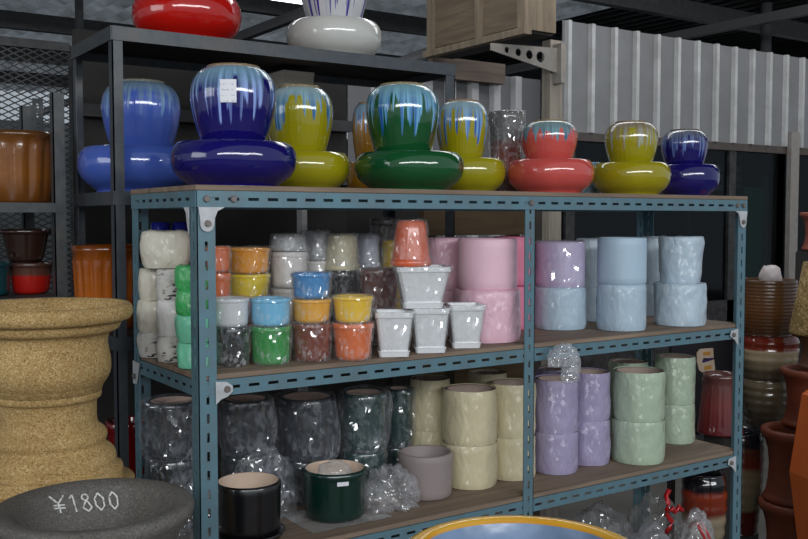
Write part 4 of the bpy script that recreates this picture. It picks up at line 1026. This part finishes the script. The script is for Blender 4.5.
def plate_with_holes(bm, y):
    # split into columns around each hole; each hole an octagonal ring
    def edge(x, i, j): a, b = outer[i], outer[j]; u = (x-a[0])/(b[0]-a[0]); return a[1]+(b[1]-a[1])*u
    top = lambda x: edge(x, 0, 3); bot = lambda x: edge(x, 1, 2)
    prev = outer[0][0]
    for h_, r_ in zip(hl, hr):
        cx, cz = h_[0], (top(h_[0])+bot(h_[0]))/2; r_ = min(r_, (top(cx)-bot(cx))*.33)
        L_, R_ = cx-r_*1.3, cx+r_*1.3
        q = [bm.verts.new(v) for v in ((prev, y, bot(prev)), (L_, y, bot(L_)), (L_, y, top(L_)), (prev, y, top(prev)))]; bm.faces.new(q)
        N = 16; ring = []; out = []
        for k in range(N):
            a = 2*PI*k/N; c_, s_ = math.cos(a), math.sin(a); m_ = max(abs(c_), abs(s_))
            ox = cx+c_/m_*r_*1.3; v = s_/m_; oz = (cz+(top(ox)-cz)*v) if v > 0 else (cz+(cz-bot(ox))*v)
            ring.append(bm.verts.new((cx+r_*c_, y, cz+r_*s_))); out.append(bm.verts.new((ox, y, oz)))
        for k in range(N): bm.faces.new((out[k], out[(k+1) % N], ring[(k+1) % N], ring[k]))
        prev = R_
    e = outer[3][0]; q = [bm.verts.new(v) for v in ((prev, y, bot(prev)), (e, y, bot(e)), (e, y, top(e)), (prev, y, top(prev)))]; bm.faces.new(q)
plate_with_holes(bm, by0); o = obj('plate', bm, steel(srgb(150, 144, 136), .5, .2), bk); m = o.modifiers.new('s', 'SOLIDIFY'); m.thickness = .006
obj('flange', box(bmesh.new(), p3[0], p3[0]+.03, by0-.03, by0+.03, p2[2]-.05, p3[2]+.02), steel(srgb(150, 144, 136), .5, .2), bk)

# wire mesh fence at far left, and the roof over everything
MY = 1.6
fx1 = xat(72, MY, 1.6); fx0 = fx1-2.2; fz1 = zat(52, fx1, MY)
fence = thing('wire_mesh_fence', 'diamond wire mesh fence behind the far left rack', 'fence', (0, 0, 0))
bm = bmesh.new(); dxm, dzm = .042, .021; n = 0
def strip(bm, a, b, w=.0022):
    d = (Vector(b)-Vector(a)).normalized(); u = Vector((0, 1, 0)).cross(d)*w
    vs = [Vector(a)-u, Vector(b)-u, Vector(b)+u, Vector(a)+u]; bm.faces.new([bm.verts.new(v) for v in vs])
zlo = .9; Hh = fz1-zlo; run = Hh*dxm/dzm
k = 0
X = fx0-run
while X < fx1:
    for sgn in (1, -1):
        xa, xb = (X, X+run) if sgn > 0 else (X+run, X); za, zb = zlo, fz1
        # clip to fx0..fx1
        def cl(xa, za, xb, zb):
            pts = []
            for (x_, z_, xo, zo) in ((xa, za, xb, zb), (xb, zb, xa, za)):
                if x_ < fx0: u = (fx0-x_)/(xo-x_); x_, z_ = fx0, z_+(zo-z_)*u
                elif x_ > fx1: u = (fx1-x_)/(xo-x_); x_, z_ = fx1, z_+(zo-z_)*u
                pts.append((x_, MY+(.002 if sgn > 0 else 0), z_))
            return pts
        if max(xa, xb) > fx0 and min(xa, xb) < fx1: strip(bm, *cl(xa, za, xb, zb))
    X += dxm
obj('mesh', bm, steel(srgb(44, 48, 52), .5, .2), fence)
obj('fence_post', box(bmesh.new(), fx1, fx1+.04, MY-.02, MY+.02, 0, fz1+.02), dfr, fence)
obj('rail', box(bmesh.new(), fx0, fx1, MY-.01, MY+.012, fz1, fz1+.03), dfr, fence)
obj('lower_panel', box(bmesh.new(), fx0, fx1, MY+.02, MY+.03, 0, .9), dfr, fence)
# hazy yard wall far behind the fence
struct('wall_far', box(bmesh.new(), -9, 9, 12.6, 12.65, 0, 2.9), matte(srgb(120, 126, 128), .8, .3, 2))

# roof
RZ = 3.25
@cached
def roofsheet():
    t = NT('translucent_roof'); co = t.coord()
    n = t.ramp(t.noise(2.2, 6, co, .6, .65), [(.3, (0,)*3), (.75, (1,)*3)])
    c = t.mix(n, srgb(120, 121, 122), srgb(215, 218, 220))
    d = t.n('ShaderNodeBsdfDiffuse', {0: c}).outputs[0]; tr = t.n('ShaderNodeBsdfTranslucent', {0: c}).outputs[0]
    return t.done(t.n('ShaderNodeMixShader', {0: .6, 1: d, 2: tr}).outputs[0])
def wavy(x0, x1, y0, y1, z, pitch=.15, amp=.02):
    bm = bmesh.new(); n = int((x1-x0)/pitch*6); rows = []
    for i in range(n+1):
        x = x0+(x1-x0)*i/n; zz = z+amp*math.sin(2*PI*(x-x0)/pitch); rows.append((bm.verts.new((x, y0, zz)), bm.verts.new((x, y1, zz))))
    for a, b in zip(rows, rows[1:]): bm.faces.new((a[0], b[0], b[1], a[1]))
    return bm
split = float(on_z(520, 30, 3.25)[0]); print('split', split, on_z(430, 30, 3.25), on_z(560, 15, 3.25), on_z(350, 10, 3.25))
struct('ceiling', wavy(-7, split-.01, .5, 12, RZ), roofsheet(), True)
darkroof = steel(srgb(58, 60, 64), .5, .2, 3)
struct('ceiling_dark', wavy(split, 16, .5, 14, RZ+.02), darkroof, True)
struct('ceiling_front', wavy(-5, 10, -1.2, .49, RZ+.04), darkroof, True)
pm = steel(srgb(60, 60, 62), .5, .3)
for k, y in enumerate((3.2, 4.9, 6.6, 8.3, 10.0)):
    struct('trim_%d' % (20+k), box(bmesh.new(), -7, 14, y, y+.07, RZ-.17, RZ-.03), pm)
for k, x in enumerate((-3.2, -.4, 2.5, 5.4, 8.2, 11)):
    bm = bmesh.new(); box(bm, x, x+.06, .5, 12, RZ-.32, RZ-.25); 
    struct('trim_%d' % (30+k), bm, steel(srgb(92, 92, 94), .5, .3))
# diagonal truss tubes
for k, (a, b) in enumerate((((3.2, 4.2, 2.62), (4.6, 4.6, 3.15)), ((6.2, 5.5, 2.75), (9.5, 7.5, 3.2)), ((5.0, 6.5, 2.95), (10.5, 6.0, 3.05)))):
    bm = bmesh.new(); tube(bm, [a, b], .05, 10); struct('trim_%d' % (40+k), bm, steel(srgb(120, 120, 122), .5, .3), True)
for k, (px, Y) in enumerate(((765, 3.0), (678, 4.6))):
    x = xat(px, Y, 2.6); bm = bmesh.new(); tube(bm, [(x, Y, 0), (x, Y, RZ)], .045 if k == 0 else .05, 14); struct('trim_%d' % (44+k), bm, steel(srgb(90, 90, 94), .5, .3), True)
x = xat(79, 5.0, 3.0); bm = bmesh.new(); tube(bm, [(x, 5.0, 0), (x, 5.0, RZ)], .03, 12); struct('trim_46', bm, pm, True)
# fluorescent tube
ty = 4.0; a = on_y(266, -2, ty); b = on_y(306, 2.5, ty)
fl = thing('fluorescent_light', 'lit fluorescent tube under the roof at the top of the picture', 'lamp', (0, 0, 0))
zt_ = float(b[2])
bm = bmesh.new(); tube(bm, [(a[0]-.6, ty, zt_), (b[0], ty, zt_)], .016, 12); obj('tube', bm, emis((1, 1, .98), 5), fl, True)
obj('housing', box(bmesh.new(), a[0]-.65, b[0]+.03, ty-.04, ty+.04, zt_+.02, zt_+.07), steel(srgb(190, 190, 190), .4, .1), fl)
bm = bmesh.new(); tube(bm, [(a[0]-.3, ty, zt_+.07), (a[0]-.3, ty, RZ-.02)], .006, 6); obj('hanger', bm, dfr, fl)

# floor
bm = bmesh.new(); box(bm, -9, 16, -7, 15, -.05, 0)
struct('floor', bm, matte(srgb(92, 90, 86), .85, .2, 3))

# =================================================================== LIGHT AND CAMERA
w = bpy.data.worlds.new('World'); bpy.context.scene.world = w; w.use_nodes = True
nt = w.node_tree; bg = nt.nodes['Background']; bg.inputs[0].default_value = (.80, .90, 1.0, 1); bg.inputs[1].default_value = .42
def area(name, loc, target, sx, sy, power, col=(1, 1, 1)):
    l = bpy.data.lights.new(name, 'AREA'); l.shape = 'RECTANGLE'; l.size = sx; l.size_y = sy; l.energy = power; l.color = col
    o = bpy.data.objects.new(name, l); C.objects.link(o); o.location = loc
    o.rotation_euler = (Vector(target)-Vector(loc)).to_track_quat('-Z', 'Y').to_euler(); return o
area('yard_daylight', (-.8, -5.0, 2.95), (.7, 0, 1.2), 9.0, .5, 215, (.97, .99, 1))
area('wall_fill', (4.2, 1.0, 3.15), (4.2, 1.3, 0), 5.0, .8, 34, (.98, .99, 1))  # added fill lamp brightening the walls, no fixture hangs here
area('rear_wall_fill', (1.2, 1.75, 3.15), (1.4, 2.0, 0), 3.0, .3, 16, (.98, .99, 1))  # another added fill, aimed down in front of the rear wall
area('side_daylight', (-5.5, .2, 2.4), (0, .3, 1.4), 3.0, 1.6, 50, (.93, .97, 1))

cam = bpy.data.cameras.new('Camera'); cam.sensor_width = 36; cam.lens = F*36/808; cam.clip_start = .05
co = bpy.data.objects.new('Camera', cam); C.objects.link(co)
co.location = Vector(CAM.tolist())
M = Matrix([[RT[0], UP[0], -FW[0]], [RT[1], UP[1], -FW[1]], [RT[2], UP[2], -FW[2]]]); co.rotation_euler = M.to_euler()
bpy.context.scene.camera = co
vs = bpy.context.scene.view_settings; vs.view_transform = 'Standard'; vs.look = 'None'; vs.exposure = 0
